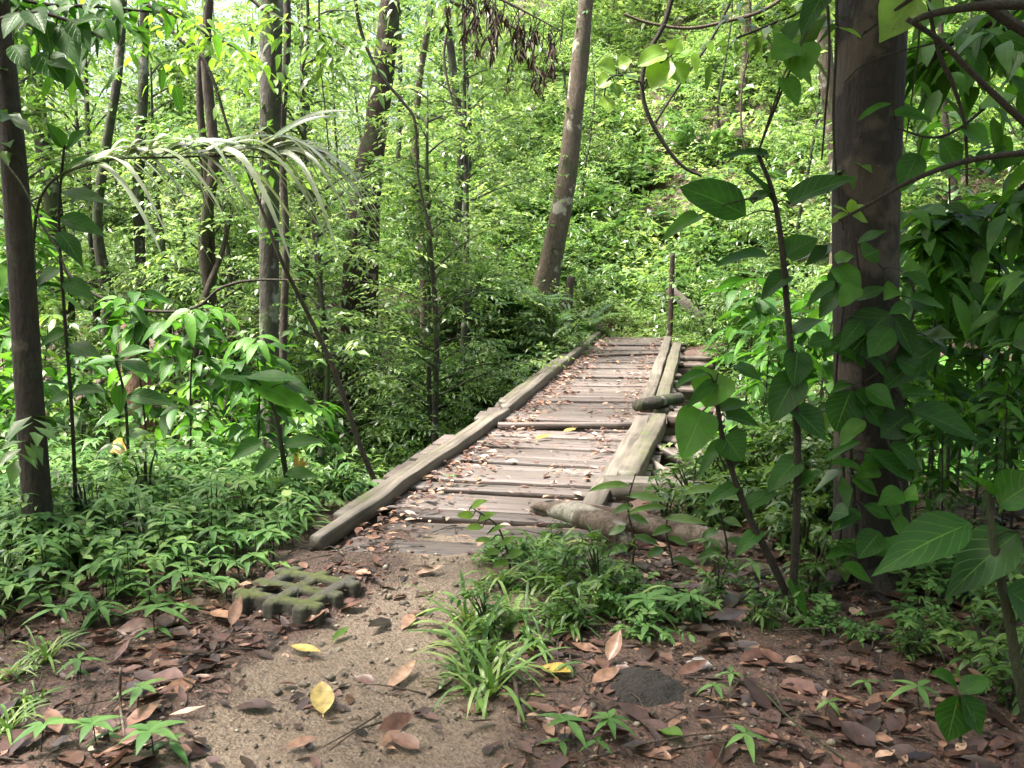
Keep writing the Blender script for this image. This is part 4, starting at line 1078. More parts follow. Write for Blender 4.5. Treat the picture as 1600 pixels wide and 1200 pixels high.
BROAD = Kind('broadleaf_shrub', 'shrub', [mk_sapling(H, n, leaf, G_BROAD, nl=6, nleaf=4, name='broadleaf_shrub', ln=.42, r0=.014, shade=(.1, 1)) for H, n, leaf in
    ((2.4, 26, (.24, .11)), (3.2, 34, (.27, .12)), (1.6, 20, (.22, .10)), (2.8, 30, (.21, .085)))])
FERN = Kind('fern', 'fern', [mk_fern(.75, 9), mk_fern(.6, 8), mk_fern(.9, 10)])
GRASS = Kind('grass_tuft', 'grass', [mk_grass(34, .48), mk_grass(26, .38)])
WEED = Kind('weed', 'weed', [mk_bush(H, n, leaf, lm, nl=4, nleaf=7, name='weed', cat='weed', wide=.16, ln=.16, stems=6, prof=pf, shade=(.2, .95)) for H, n, leaf, lm, pf in
    ((.22, 26, (.075, .032), G_COVER, 'oval'), (.34, 30, (.10, .026), G_MID, 'lance'), (.16, 20, (.06, .032), G_COVER, 'oval'), (.42, 30, (.085, .03), G_MID, 'lance'))])
SEED = Kind('seedling', 'seedling', [mk_seedling(.10, .14, 6), mk_seedling(.08, .11, 5), mk_seedling(.13, .12, 7), mk_seedling(.06, .10, 4)])


def scatter(n, x0, x1, y0, y1, ok, mind, seed):
    r_ = np.random.default_rng(seed); out = []
    for _ in range(n * 40):
        x, y = r_.uniform(x0, x1), r_.uniform(y0, y1)
        if not ok(x, y): continue
        if any((x - a) ** 2 + (y - b) ** 2 < mind ** 2 for a, b in out): continue
        out.append((x, y))
        if len(out) == n: break
    return out


def clear(x, y, w=1.25):
    p_ = px_of(P3(x, y, 1.5))[0]
    if (500 < p_ < 650 and y < 15.2) or (815 < p_ < 950 and y < 17.6) or (395 < p_ < 450 and y < 9.6): return False
    return abs(x - float(bridge_x(y))) > w


# understory trees: a loose wood on the left, more beyond the bridge and up the hill
for x, y in scatter(38, -15, -1.0, 12.5, 30, lambda x, y: abs(x / y) < .62 and clear(x, y, 2.2), 1.5, 1):
    TREES.put(x, y, 'slender small-leaved tree', 'understory trees on the left', sc=rng.uniform(.7, 1.15))
for x, y in scatter(32, -1.5, 15, 20.5, 36, lambda x, y: abs(x / y) < .62 and clear(x, y, 1.2), 1.7, 2):
    TREES.put(x, y, 'bright young hillside tree', 'young trees on the hillside', sc=rng.uniform(.55, .95))
for x, y in scatter(16, 4.0, 10, 9.5, 19, lambda x, y: abs(x / y) < .62 and clear(x, y, 2.5), 1.5, 3):
    TREES.put(x, y, 'leafy thicket tree', 'understory trees on the right', sc=rng.uniform(.6, .95))
for x, y in scatter(16, -7, -.5, 10, 15, lambda x, y: abs(x / y) < .6 and clear(x, y, 2.0) and x < float(bridge_x(y)) - 2, 1.0, 41):
    TREES.put(x, y, 'slender small-leaved tree', 'understory trees on the left', sc=rng.uniform(.6, .95))
# bushes
for x, y in ((3.3, 14.6), (3.7, 15.3), (3.2, 15.6), (4.1, 14.4), (3.9, 16.1), (3.3, 13.6), (3.0, 16.4), (4.4, 15.4), (3.0, 12.6)):
    BUSH.put(x, y, 'dark green bush', 'bushes right of the bridge', sc=rng.uniform(.8, 1.05))
for x, y in scatter(70, -6.5, .9, 7.2, 15.5, lambda x, y: x < float(bridge_x(y)) - 1.15 and abs(x / y) < .6, .5, 4):
    BUSH.put(x, y, 'leafy bank bush', 'bushes in the gully left of the bridge', sc=rng.uniform(.7, 1.15))
for x, y in scatter(120, -9, 12, 17.2, 27, lambda x, y: abs(x / y) < .6 and clear(x, y, .9), .75, 5):
    BUSH.put(x, y, 'pale green slope bush', 'bushes on the far slope', sc=rng.uniform(.8, 1.5))
for x, y in scatter(26, 2.0, 7.5, 6.6, 16, lambda x, y: x > float(bridge_x(y)) + 1.5 + .12 * (y > 9) and abs(x / y) < .62, .75, 6):
    BUSH.put(x, y, 'dark green bush', 'bushes right of the bridge', sc=rng.uniform(.7, 1.1))
for x, y in scatter(44, -8, -1.6, 8.0, 14, lambda x, y: abs(x / y) < .6 and clear(x, y), .6, 7):
    SAP.put(x, y, 'thin leafy sapling', 'saplings on the left', sc=rng.uniform(.7, 1.3))
for x, y in scatter(6, 2.2, 5, 14, 19, lambda x, y: clear(x, y, 1.3), .8, 17):
    SAP.put(x, y, 'thin leafy sapling', 'saplings beyond the bridge', sc=rng.uniform(.5, .8))
for x, y in scatter(32, 2.7, 8, 5.6, 11, lambda x, y: .40 < x / y < .66 or (x / y > .3 and y > 7.5), .55, 8):
    BROAD.put(x, y, 'broad-leaved shrub', 'broad-leaved shrubs in the right thicket', sc=rng.uniform(.75, 1.15))
for x, y in scatter(18, -5.2, -1.6, 6.6, 9.8, lambda x, y: -.62 < x / y < -.22, .5, 9):
    BROAD.put(x, y, 'broad-leaved shrub', 'broad-leaved shrubs on the left', sc=rng.uniform(.5, .85))
for px, Y, sc in ((1150, 7.4, .8), (1215, 6.6, .75), (1275, 7.0, .95), (1120, 9.0, .9), (1240, 8.4, 1.05), (1185, 6.2, .5), (1290, 6.1, .6), (1330, 7.8, 1.0)):
    p = at(px, 700, Y); BROAD.put(p[0], p[1], 'broad-leaved shrub', 'broad-leaved shrubs in the right thicket', sc=sc)
for px, Y, sc in ((1460, 5.2, .55), (1530, 5.0, .6), (1590, 4.7, .62), (1440, 4.9, .4), (1560, 5.6, .8), (1500, 6.0, .7), (1620, 5.2, .8), (1480, 4.6, .36), (1450, 5.6, .6), (1400, 5.3, .45), (1640, 4.4, .5), (1575, 4.3, .36)):
    p = at(px, 700, Y); BROAD.put(p[0], p[1], 'broad-leaved shrub', 'broad-leaved shrubs behind the thick right trunk', sc=sc)
for px, Y, sc in ((1080, 6.9, .75), (1140, 6.4, .6), (1200, 5.8, .5), (1250, 5.5, .55), (1290, 5.2, .5), (1060, 7.7, .8), (1110, 8.6, .9), (1440, 4.6, .35), (1540, 4.4, .4)):
    p = at(px, 700, Y); BUSH.put(p[0], p[1], 'dark green bush', 'bushes right of the bridge', sc=sc)
for x, y in scatter(60, -3.2, 1.2, 7.2, 15.8, lambda x, y: -3.2 < x - float(bridge_x(y)) < -.86, .36, 33):
    BUSH.put(x, y, 'leafy bank bush', 'bushes in the gully left of the bridge', sc=rng.uniform(.75, 1.2))
for x, y in scatter(16, -3, 1.2, 8.5, 15.8, lambda x, y: -3 < x - float(bridge_x(y)) < -.95, .6, 34):
    FERN.put(x, y, 'arching green fern', 'ferns on the far bank', sc=rng.uniform(.9, 1.4))
for px, Y, sc in ((525, 13.2, 1.1), (552, 12.6, 1.2), (585, 13.0, 1.15), (615, 13.4, 1.2), (640, 12.8, 1.1), (500, 13.8, 1.2), (570, 13.7, .9)):
    p = at(px, 600, Y); BUSH.put(p[0], p[1], 'leafy bank bush', 'bushes in the gully left of the bridge', sc=sc)
# ferns where the photograph shows them and on the slope
for px, py, Y in ((812, 565, 12.6), (840, 520, 14.6), (780, 600, 11.6), (745, 520, 14.2), (690, 600, 11.0), (640, 640, 9.8), (900, 505, 16.6), (815, 500, 15.2)):
    p = at(px, py, Y)
    FERN.put(p[0], p[1], 'arching green fern', 'ferns on the far bank', sc=1.15)
for x, y in scatter(60, 0.5, 9, 18.5, 27, lambda x, y: clear(x, y, .6), .9, 10):
    FERN.put(x, y, 'pale slope fern', 'ferns on the slope', sc=rng.uniform(1, 1.5))
# grass and seedlings by the path
for px, py in ((735, 985), (800, 985), (880, 975), (905, 940), (860, 925), (765, 1080), (790, 915), (835, 1010), (955, 960), (850, 860), (745, 1040)):
    p = gpt(px, py); GRASS.put(p[0], p[1], 'arching green grass tuft', 'grass tufts right of the path', sc=rng.uniform(.75, 1.15), dz=-.01)
for px, py in ((20, 1060), (45, 1100), (75, 1030), (15, 1140)):
    p = gpt(px, py); GRASS.put(p[0], p[1], 'low grass tuft', 'grass tufts on the left', sc=rng.uniform(.5, .7), dz=-.01)
for px, py, sc in ((775, 880, .9), (810, 870, 1), (850, 880, 1), (885, 890, 1.1), (925, 895, .8), (960, 925, .7), (995, 925, .7), (830, 905, .9), (790, 920, .8), (870, 930, .9), (935, 940, .9), (760, 1000, .7), (905, 985, .8), (985, 960, .8),
                   (1035, 945, .8), (1080, 960, .7), (1120, 940, .6), (1200, 945, .7), (745, 1060, .6), (1010, 1000, .7), (1270, 940, .9), (1290, 985, .7), (1180, 975, .6), (860, 845, .8),
                   (1440, 960, .9), (1480, 1000, .8), (1540, 1060, .8), (1420, 1030, .6), (1580, 1110, .8), (1350, 1000, .6), (1460, 930, 1.1), (1520, 950, 1.1), (1575, 1000, 1)):
    p = gpt(px, py); sm_ = px < 1010 and py < 930; WEED.put(p[0], p[1], 'low leafy green weed', 'weeds right of the path', sc=sc * (.6 if sm_ else .85), dz=-.01, v=int(rng.integers(0, 2)) * 2 if sm_ else None)
for px, Y, sc in ((1085, 5.45, .9), (1120, 5.3, .8), (1150, 5.55, 1.1), (1185, 5.35, 1), (1215, 5.5, 1.2), (1245, 5.2, 1), (1270, 5.5, 1.3), (1295, 5.0, 1.1), (1110, 5.7, 1.0), (1235, 4.85, .9), (1260, 4.65, .8), (1040, 5.5, .7), (1175, 5.75, 1.2), (1290, 5.6, 1.4)):
    p = at(px, 700, Y); WEED.put(p[0], p[1], 'leafy dark weed', 'weeds among the fallen timbers', sc=sc, dz=-.01, v=int(rng.choice([1, 3])))
for px, py, sc in ((90, 880, 1), (30, 870, 1), (140, 850, 1), (230, 800, 1.1), (330, 790, 1), (420, 800, 1), (480, 775, 1), (280, 850, .8), (380, 840, .8), (20, 940, .8), (510, 760, 1.1), (180, 780, 1.1), (540, 775, .9)):
    p = gpt(px, py); WEED.put(p[0], p[1], 'low leafy green weed', 'weeds in the left ground cover', sc=sc, dz=-.01)
for px, py in ((125, 1065), (245, 990), (215, 1115), (150, 1170), (100, 1010), (165, 965), (285, 940), (240, 1190), (60, 1180), (380, 870), (310, 905), (205, 920), (1010, 980), (940, 960), (1085, 975),
               (1110, 1090), (1145, 1075), (1010, 1000), (1170, 1180), (1330, 1010), (1345, 1085), (1290, 1120), (1500, 1050), (1395, 985), (885, 1165), (880, 1060), (930, 1180), (1180, 905), (1100, 890), (1440, 1110)):
    p = gpt(px, py); SEED.put(p[0], p[1], 'small green seedling', 'seedlings in the leaf litter', sc=rng.uniform(.75, 1.3), dz=0)
for kd in (TREES, BUSH, SAP, BROAD, FERN, GRASS, SEED, WEED): kd.make()
# ================================================================== PLANTS THE PHOTOGRAPH SHOWS LARGE
FACE = np.array([0, -0.75, 0.65]); FLAT = np.array([0, -0.15, 1.0])


def blade(M, b, t, w, face=FACE, droop=0.12, shade=.5, prof='oval', nl=9, fold=.12, wave=0.0):
    d = t - b; L = np.linalg.norm(d)
    d2 = d + np.array([0, 0, droop * L])
    leaves(M, b[None], (d2 / L)[None], face[None], L * np.linalg.norm(d2) / L, w, nl=nl, cols=2, droop=droop, fold=fold, shade=shade, prof=prof, wave=wave)


def hero(name, label, cat, Y, stems, lvs, lm=None, sm=STEM, group=None, prof='heart', one=False):
    """stems: lists of (px,py[,Y]) with widths; lvs: (base px,py, tip px,py, width px, shade[, facing 0..1, depth shift])"""
    st = [[at(p[0], p[1], p[2] if len(p) > 2 else Y) for p in s_[0]] for s_ in stems]
    root = empty(name, st[0][0], label, cat, group)
    M = MB()
    for P, s_ in zip(st, stems): tube(M, P, [w_ * .5 * Y / F for w_ in np.atleast_1d(s_[1])], ns=8, n=8 * len(P), rough=.12)
    allst = np.concatenate([catmull(np.array(P), 40) for P in st])
    MM = MB(); out = []
    for l in lvs:
        f = l[6] if len(l) > 6 else .7; dy = l[7] if len(l) > 7 else 0
        b = at(l[0], l[1], Y + dy); t = at(l[2], l[3], Y + dy - .04 + rng.normal(0, .03))
        m_ = MM if one else MB()
        blade(m_, b, t, l[4] * Y / F * (1.0 + .35 * f), face=FACE * f + FLAT * (1 - f) + rng.normal(0, .12, 3), shade=l[5], prof=l[8] if len(l) > 8 else prof, droop=.12 + .15 * (1 - f), wave=rng.uniform(.05, .14), fold=rng.uniform(.05, .25))
        # its stalk to the nearest point of the stem
        k = np.argmin(np.linalg.norm(allst - b, axis=1)); q_ = allst[k]
        if np.linalg.norm(q_ - b) > .012: tube(M, [q_, (q_ + b) / 2 + [0, 0, .015], b], [.0035, .0025], ns=5, n=6)
        if not one: out.append(m_)
    part(M, 'stem', sm, root)
    if one: part(MM, 'foliage', lm or G_BROAD, root)
    for m_ in out: part(m_, 'leaf', lm or G_BROAD, root)
    return root


hero('pepper_plant', 'tall climbing plant with large round dark leaves before the thick right trunk', 'plant', 3.9,
     [([(1236, 962, 3.95), (1243, 850), (1246, 700), (1240, 600), (1230, 480), (1221, 380), (1207, 300), (1184, 240)], [14, 13, 11, 9, 6])],
     [(1166, 337, 1062, 292, 60, .5, 1.0, 0, 'oval'), (1092, 336, 1034, 378, 26, .8, .6), (1175, 318, 1206, 298, 24, .3, .5), (1236, 318, 1340, 277, 44, .15, .6), (1200, 240, 1122, 249, 20, .1, .3),
      (1200, 400, 1116, 418, 34, .35, .4), (1243, 70, 1206, 92, 50, .8, .9), (1252, 68, 1252, 126, 44, .8, .9), (1226, 122, 1246, 168, 26, .7, .8), (1288, -12, 1252, 58, 34, .1, .7),
      (1237, 545, 1200, 556, 14, 1.0, .5), (1246, 550, 1240, 606, 38, .2, .9), (1244, 590, 1205, 662, 44, .15, .9), (1234, 905, 1262, 968, 22, .6, .8), (1232, 430, 1190, 470, 34, .2, .6),
      (1236, 520, 1285, 500, 30, .25, .5), (1228, 400, 1278, 372, 36, .3, .6), (1210, 320, 1160, 262, 26, .25, .5), (1242, 640, 1290, 690, 44, .15, .8), (1245, 760, 1285, 738, 26, .3, .5), (1246, 720, 1200, 770, 34, .3, .7)])
hero('pepper_plant', 'leaning climber with a heart-shaped leaf, reflected light painted pale, beside the bridge timbers', 'plant', 3.95,
     [([(1238, 948, 4.0), (1207, 880), (1165, 795), (1133, 700), (1122, 640), (1117, 600)], [13, 12, 10, 8, 6])],
     [(1124, 583, 1102, 637, 60, 1.0, .9), (1102, 582, 1054, 606, 22, .5, .4), (1098, 642, 1066, 718, 50, .85, 1.0), (1134, 652, 1188, 668, 34, .3, .5), (1132, 682, 1160, 722, 42, .35, .9), (1118, 598, 1072, 640, 20, .4, .4),  # first leaf gets the palest shade for the light it reflects
      (1150, 760, 1100, 792, 24, .5, .5), (1165, 790, 1215, 770, 24, .4, .5), (1130, 690, 1092, 748, 24, .6, .6), (1185, 830, 1150, 870, 24, .4, .7), (1150, 570, 1190, 596, 26, .3, .6), (1126, 640, 1172, 632, 24, .4, .5)])
hero('trunk_climber', 'leafy climber clinging to the front of the thick right trunk', 'vine', 4.12,
     [([(1345, 905, 4.2), (1335, 790, 4.18), (1330, 690, 4.18), (1348, 580, 4.18), (1345, 450, 4.18), (1328, 330, 4.18)], [8, 7, 6, 5, 4]), ([(1348, 600, 4.18), (1395, 560, 4.12), (1430, 480, 4.15), (1420, 430, 4.2)], [5, 4])],
     [(1392, 488, 1316, 568, 58, .1, .9), (1396, 494, 1428, 560, 34, .15, .8), (1468, 540, 1380, 610, 52, .2, .8), (1412, 428, 1455, 458, 28, .45, .6), (1334, 428, 1280, 500, 34, .2, .7), (1330, 610, 1305, 676, 46, .15, .9),
      (1334, 612, 1380, 670, 46, .2, .9), (1424, 646, 1376, 684, 44, .05, .8), (1420, 640, 1530, 692, 48, .3, .6), (1345, 690, 1286, 724, 18, .5, .4), (1346, 733, 1298, 722, 22, .6, .4), (1330, 750, 1372, 776, 24, .7, .5),
      (1360, 708, 1428, 756, 36, .4, .7), (1345, 800, 1300, 830, 26, .4, .7), (1350, 790, 1395, 812, 24, .5, .6), (1340, 380, 1385, 360, 24, .3, .5), (1338, 470, 1385, 448, 24, .35, .5), (1352, 575, 1300, 545, 24, .3, .5), (1425, 470, 1462, 500, 26, .4, .6), (1340, 850, 1292, 872, 24, .4, .6),
      (1400, 560, 1448, 590, 34, .3, .7), (1345, 640, 1400, 625, 24, .4, .5), (1340, 520, 1285, 560, 26, .3, .7)], prof='oval')
rc = np.random.default_rng(77)
hero('trunk_climber', 'dark tangle of small-leaved climber wrapped round the lower half of the thick trunk', 'vine', 4.1,
     [([(1400, 900, 4.25), (1410, 780, 4.2), (1385, 660, 4.2), (1405, 540, 4.2), (1380, 420, 4.2)], [6, 6, 5, 4]), ([(1310, 880, 4.2), (1318, 740, 4.2), (1306, 600, 4.2), (1318, 480, 4.22)], [6, 5, 4])],
     [(x_, y_, x_ + dx_, y_ + dy_, rc.uniform(20, 36), rc.uniform(.2, .95), rc.uniform(.3, .9), rc.uniform(-.1, .08), rc.choice(['oval', 'lance', 'heart']))
      for x_, y_, dx_, dy_ in ((rc.uniform(1290, 1440), rc.uniform(400, 890), rc.choice([-1, 1]) * rc.uniform(22, 55), rc.uniform(-12, 50)) for _ in range(36))], one=True)
hero('big_leaved_herb', 'near herb with very large toothed leaves at the bottom right edge', 'plant', 2.75,
     [([(1625, 1190, 2.8), (1598, 1090), (1575, 960), (1553, 850), (1545, 770)], [20, 18, 15, 11])],
     [(1518, 818, 1362, 902, 66, .12, .7), (1592, 832, 1476, 938, 72, .1, .75), (1560, 790, 1640, 742, 60, .3, .7), (1572, 920, 1650, 985, 70, .2, .8), (1550, 775, 1500, 735, 40, .35, .5)], prof='lance', sm=STEM_G)
hero('broad_herb', 'low broad-leaved herb in the litter at the lower right corner', 'plant', 2.9,
     [([(1502, 1215, 2.85), (1500, 1140), (1499, 1085)], [6, 5])], [(1498, 1086, 1480, 1160, 52, .3, .9), (1502, 1086, 1532, 1150, 40, .25, .9), (1500, 1082, 1545, 1060, 30, .4, .5), (1497, 1080, 1455, 1050, 30, .4, .5)], prof='oval', sm=STEM_G)
hero('leafy_branch', 'branch with a few large bright leaves across the top of the thick right trunk', 'branch', 4.0,
     [([(1470, -60, 4.0), (1440, -15), (1400, 15), (1340, 60, 4.1)], [7, 6, 3])], [(1432, -8, 1374, 68, 56, .85, 1.0), (1440, -10, 1480, 40, 34, .6, .7), (1345, 60, 1300, 40, 24, .5, .5)], lm=G_BRIGHT, prof='lance')
hero('leafy_branch', 'thin branch bearing a bluish leaf over the right side of the thick trunk', 'branch', 4.0,
     [([(1560, 150, 4.0), (1500, 200), (1455, 215), (1400, 200)], [5, 4, 3])], [(1392, 180, 1458, 192, 28, .5, .6), (1436, 240, 1406, 302, 32, .3, .9), (1392, 162, 1340, 190, 16, .6, .5), (1470, 215, 1500, 270, 36, .6, .8), (1500, 200, 1545, 232, 40, .7, .7), (1530, 170, 1590, 150, 36, .7, .6)], prof='oval')
hero('bright_shoot', 'small pale rosette of young leaves at the tip of the curved bough', 'branch', 3.75,
     [([(1340, 330, 3.72), (1325, 335)], [4, 3])], [(1326, 334, 1298, 350, 18, .9, .6), (1326, 334, 1302, 322, 18, 1., .6), (1328, 332, 1330, 310, 16, .9, .6), (1328, 334, 1352, 320, 18, 1., .6), (1330, 336, 1356, 348, 18, .9, .8)], lm=G_BRIGHT, prof='oval', one=True)
hero('bright_shoot', 'cluster of bright translucent leaves hanging on a liana at the top centre', 'branch', 6.8,
     [([(1006, 130, 7.0), (1030, 100), (1050, 86)], [4, 3])], [(1042, 84, 996, 104, 30, .8, .9), (1044, 92, 1018, 142, 34, 1.0, 1.), (1050, 86, 1062, 60, 24, .7, .8), (1054, 84, 1090, 92, 22, .5, .6), (1052, 98, 1068, 132, 30, .6, .9)], lm=G_BRIGHT, prof='oval')
hero('bright_shoot', 'sprig of small rounded bright leaves left of the curving dark liana', 'branch', 6.9,
     [([(1004, 130, 7.0), (975, 118), (950, 125), (942, 170)], [3, 2])], [(962, 112, 934, 102, 26, .8, .9), (966, 104, 988, 94, 18, .9, .8), (976, 116, 996, 126, 18, .8, .8), (955, 124, 934, 136, 24, .9, .9), (945, 150, 952, 178, 20, 1., .8), (960, 130, 966, 152, 18, .5, .8)], lm=G_BRIGHT, prof='oval')
hero('ginger_plant', 'wide-leaved ginger-like plant with one pale leaf at the ground cover edge', 'plant', 5.7,
     [([(452, 775, 5.8), (440, 700), (428, 640), (405, 600)], [9, 8, 5])],
     [(388, 596, 500, 652, 34, 1.0, .8), (384, 590, 475, 596, 30, .4, .5), (440, 600, 492, 622, 24, .3, .6), (410, 690, 360, 720, 26, .4, .6), (440, 700, 510, 690, 26, .5, .5), (400, 600, 350, 590, 24, .4, .5), (438, 705, 395, 745, 26, .4, .8), (445, 740, 500, 745, 22, .6, .5)], prof='lance', sm=STEM_G)
h_ = hero('bract_plant', 'low plant with an upright tuft of narrow yellow bracts', 'plant', 5.8, [([(468, 775, 5.85), (466, 740)], [5, 4])],
     [(466, 742, 459, 705, 6, .6, .9), (466, 742, 466, 702, 6, .7, .9), (467, 742, 475, 710, 6, .5, .9), (467, 742, 482, 716, 6, .4, .8)], lm=L_YEL, prof='lance', sm=STEM_G, one=True)
hero('yellowing_plant', 'seedling with one drooping yellow leaf above the ground cover on the left', 'plant', 6.3, [([(182, 770, 6.35), (180, 710), (176, 692)], [4, 3])],
     [(172, 696, 200, 706, 22, .3, .9), (178, 692, 190, 712, 14, .6, .8)], lm=L_YEL, prof='oval', sm=STEM_G, one=True)
hero('leafy_sprig', 'tall sprig with long dark leaves hanging in the top left corner', 'branch', 4.3,
     [([(-30, 40, 4.5), (40, 20), (100, 30), (160, 60)], [7, 6, 4])],
     [(98, 38, 124, 106, 32, .2, .9), (110, 30, 142, 84, 28, .25, .9), (60, 82, 102, 134, 40, .2, .9), (48, 16, 70, 54, 30, .2, .9), (30, 20, 5, 62, 24, .3, .8), (140, 50, 178, 70, 22, .4, .7), (70, 30, 80, 88, 28, .3, .9), (120, 40, 160, 30, 20, .3, .5), (20, 70, 48, 118, 26, .35, .8), (75, 100, 118, 112, 22, .4, .6)], prof='lance')
hero('leafy_sprig', 'sprig of long green leaves leaning out beside the slim near trunk', 'sapling', 4.9,
     [([(120, 830, 5.0), (112, 640), (100, 480), (92, 340), (100, 230)], [7, 6, 5, 4])],
     [(96, 300, 175, 322, 24, .4, .6), (94, 340, 168, 372, 26, .4, .7), (92, 360, 130, 420, 26, .3, .8), (100, 250, 55, 268, 20, .5, .5), (98, 280, 150, 240, 22, .5, .6), (100, 232, 72, 190, 20, .3, .7), (104, 235, 140, 200, 20, .4, .7), (95, 420, 50, 452, 24, .4, .7), (98, 440, 150, 470, 26, .3, .7), (104, 520, 60, 545, 24, .4, .7), (106, 540, 160, 560, 28, .3, .6), (110, 620, 165, 612, 26, .45, .5), (110, 620, 66, 640, 24, .4, .6)], prof='lance')
hero('leafy_sprig', 'sprig with broad drooping leaves in the middle of the left undergrowth', 'sapling', 6.2,
     [([(205, 800, 6.3), (200, 700), (195, 620), (180, 560)], [6, 5, 4])],
     [(182, 562, 128, 572, 22, .3, .5), (184, 560, 240, 548, 24, .4, .5), (186, 566, 246, 592, 26, .35, .6), (180, 556, 160, 530, 20, .6, .7), (190, 600, 188, 650, 22, .6, .9), (196, 620, 280, 636, 26, .3, .6), (196, 640, 150, 668, 22, .4, .6), (198, 680, 250, 690, 22, .5, .6)], prof='lance')
for px, lab in ((1130, 'thin grass-like seedling rising before the fallen logs'), (985, 'leafy seedling standing before the knobbly log'), (1045, 'thin upright seedling between the logs and the crooked bare branch')):
    y0 = {1130: 905, 985: 900, 1045: 935}[px]; Y0 = 4.6
    hero('seedling', lab, 'seedling', Y0, [([(px, y0, Y0 + .02), (px + 6, y0 - 50), (px - 4, y0 - 110), (px + 8, y0 - 160)], [4, 3, 2])],
         [(px - 2 + int(8 * math.sin(k * 2.1)), y0 - 45 - 16 * k, px + (42 if k % 2 else -42) + 4 * k * (1 if k % 3 else -1), y0 - 30 - 17 * k, 15, .35 + .08 * k, .5) for k in range(7)], lm=G_MID, prof='oval', sm=STEM_G, one=True)
# ferny sprig at the path corner and tufts of leafy weeds
hero('ferny_seedling', 'bright ferny sprig rising beside the sandy path before the deck', 'seedling', 4.55, [([(800, 905, 4.6), (792, 860), (775, 820), (740, 795)], [4, 3, 2])],
     [(796 - 7 * k, 880 - 9 * k - (k > 5) * 2, 796 - 7 * k + (30 if k % 2 else -26), 872 - 10 * k + (0 if k % 2 else 14), 13, .5 + .05 * k, .7) for k in range(10)], lm=G_BRIGHT, prof='oval', sm=STEM_G, one=True)

# palm with arching strap leaflets
Yp = 4.5
root = empty('palm', at(90, 770, 5.2), 'young palm with long arching leaflets, sheen painted pale, across the left side', 'palm')
M = MB(); RP = [at(75, 770, 5.2), at(50, 560, 5.2), at(52, 380, 5.1), at(75, 290, 4.9), at(160, 252, 4.6), at(270, 246, Yp), at(370, 244, Yp), at(440, 250, Yp)]
tube(M, RP, [.016, .013, .009, .007, .006, .005, .004, .003], ns=8, n=60); part(M, 'stem', STEM_G, root)
M = MB(); C = catmull(np.array(RP[3:]), 60); r_ = np.random.default_rng(8)
for k in range(46):
    t = int(3 + 56 * (k + r_.random()) / 46); b = C[t]
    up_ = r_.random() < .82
    L = r_.uniform(.46, .72) * (1.0 if t < 48 else 1.15)
    d = np.array([r_.uniform(.5, .8), r_.normal(-.1, .2), r_.uniform(.3, .8) if r_.random() < .9 else 1.5 if up_ else r_.uniform(-.6, .1)])
    leaves(M, b[None], d[None], np.array([[-.5, -.45, .8]]) + r_.normal(0, .2, (1, 3)), L, r_.uniform(.03, .042), nl=14, cols=1, droop=r_.uniform(1.0, 1.35) if up_ else .4, fold=.2, shade=r_.uniform(.75, 1) if up_ else r_.uniform(0, .5), prof='strap')  # arching leaflets take the painted sheen end of the ramp
for k in range(13):
    L = r_.uniform(.5, .66); b = C[-1 - int(r_.integers(0, 9))]
    d = np.array([r_.uniform(.6, .95), r_.normal(-.1, .2), r_.uniform(.35, .85)])
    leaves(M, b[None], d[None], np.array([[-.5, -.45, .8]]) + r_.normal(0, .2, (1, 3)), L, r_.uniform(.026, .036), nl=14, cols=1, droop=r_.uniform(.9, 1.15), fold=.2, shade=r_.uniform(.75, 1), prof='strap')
part(M, 'leaflets', G_PALM, root)

# dead brown leaves hanging from a broken branch at the top
root = empty('dead_branch', at(790, -60, 7.5), 'broken branch hung with drooping dead brown leaves at the top centre', 'branch')
M, L_ = MB(), MB(); r_ = np.random.default_rng(9)
main = [at(690, -90, 7.5), at(740, -25, 7.5), at(805, 10, 7.4), at(880, 50, 7.3)]; tube(M, main, [.02, .015, .01, .004], ns=6, n=20)
C = catmull(np.array(main), 40)
for k in range(40):
    b = C[int(r_.integers(4, 40))]; l = r_.uniform(.15, .6)
    e = b + np.array([r_.normal(0, .12), r_.normal(0, .1), -l]); tube(M, [b, (b + e) / 2 + r_.normal(0, .03, 3), e], [.004, .002], ns=4, n=6, caps=False)
    n = 9; t = r_.uniform(.2, 1, (n, 1)); p = b * (1 - t) + e * t
    leaves(L_, p, np.column_stack([r_.normal(0, .35, n), r_.normal(0, .35, n), -np.ones(n)]), np.array([0, -1., 0]) + r_.normal(0, .5, (n, 3)), r_.uniform(.05, .12, n), r_.uniform(.010, .024, n), nl=4, droop=.1, fold=.5, shade=r_.random(n), prof='lance')
part(M, 'stem', STEM, root); part(L_, 'dead_leaves', L_DEADHANG, root)

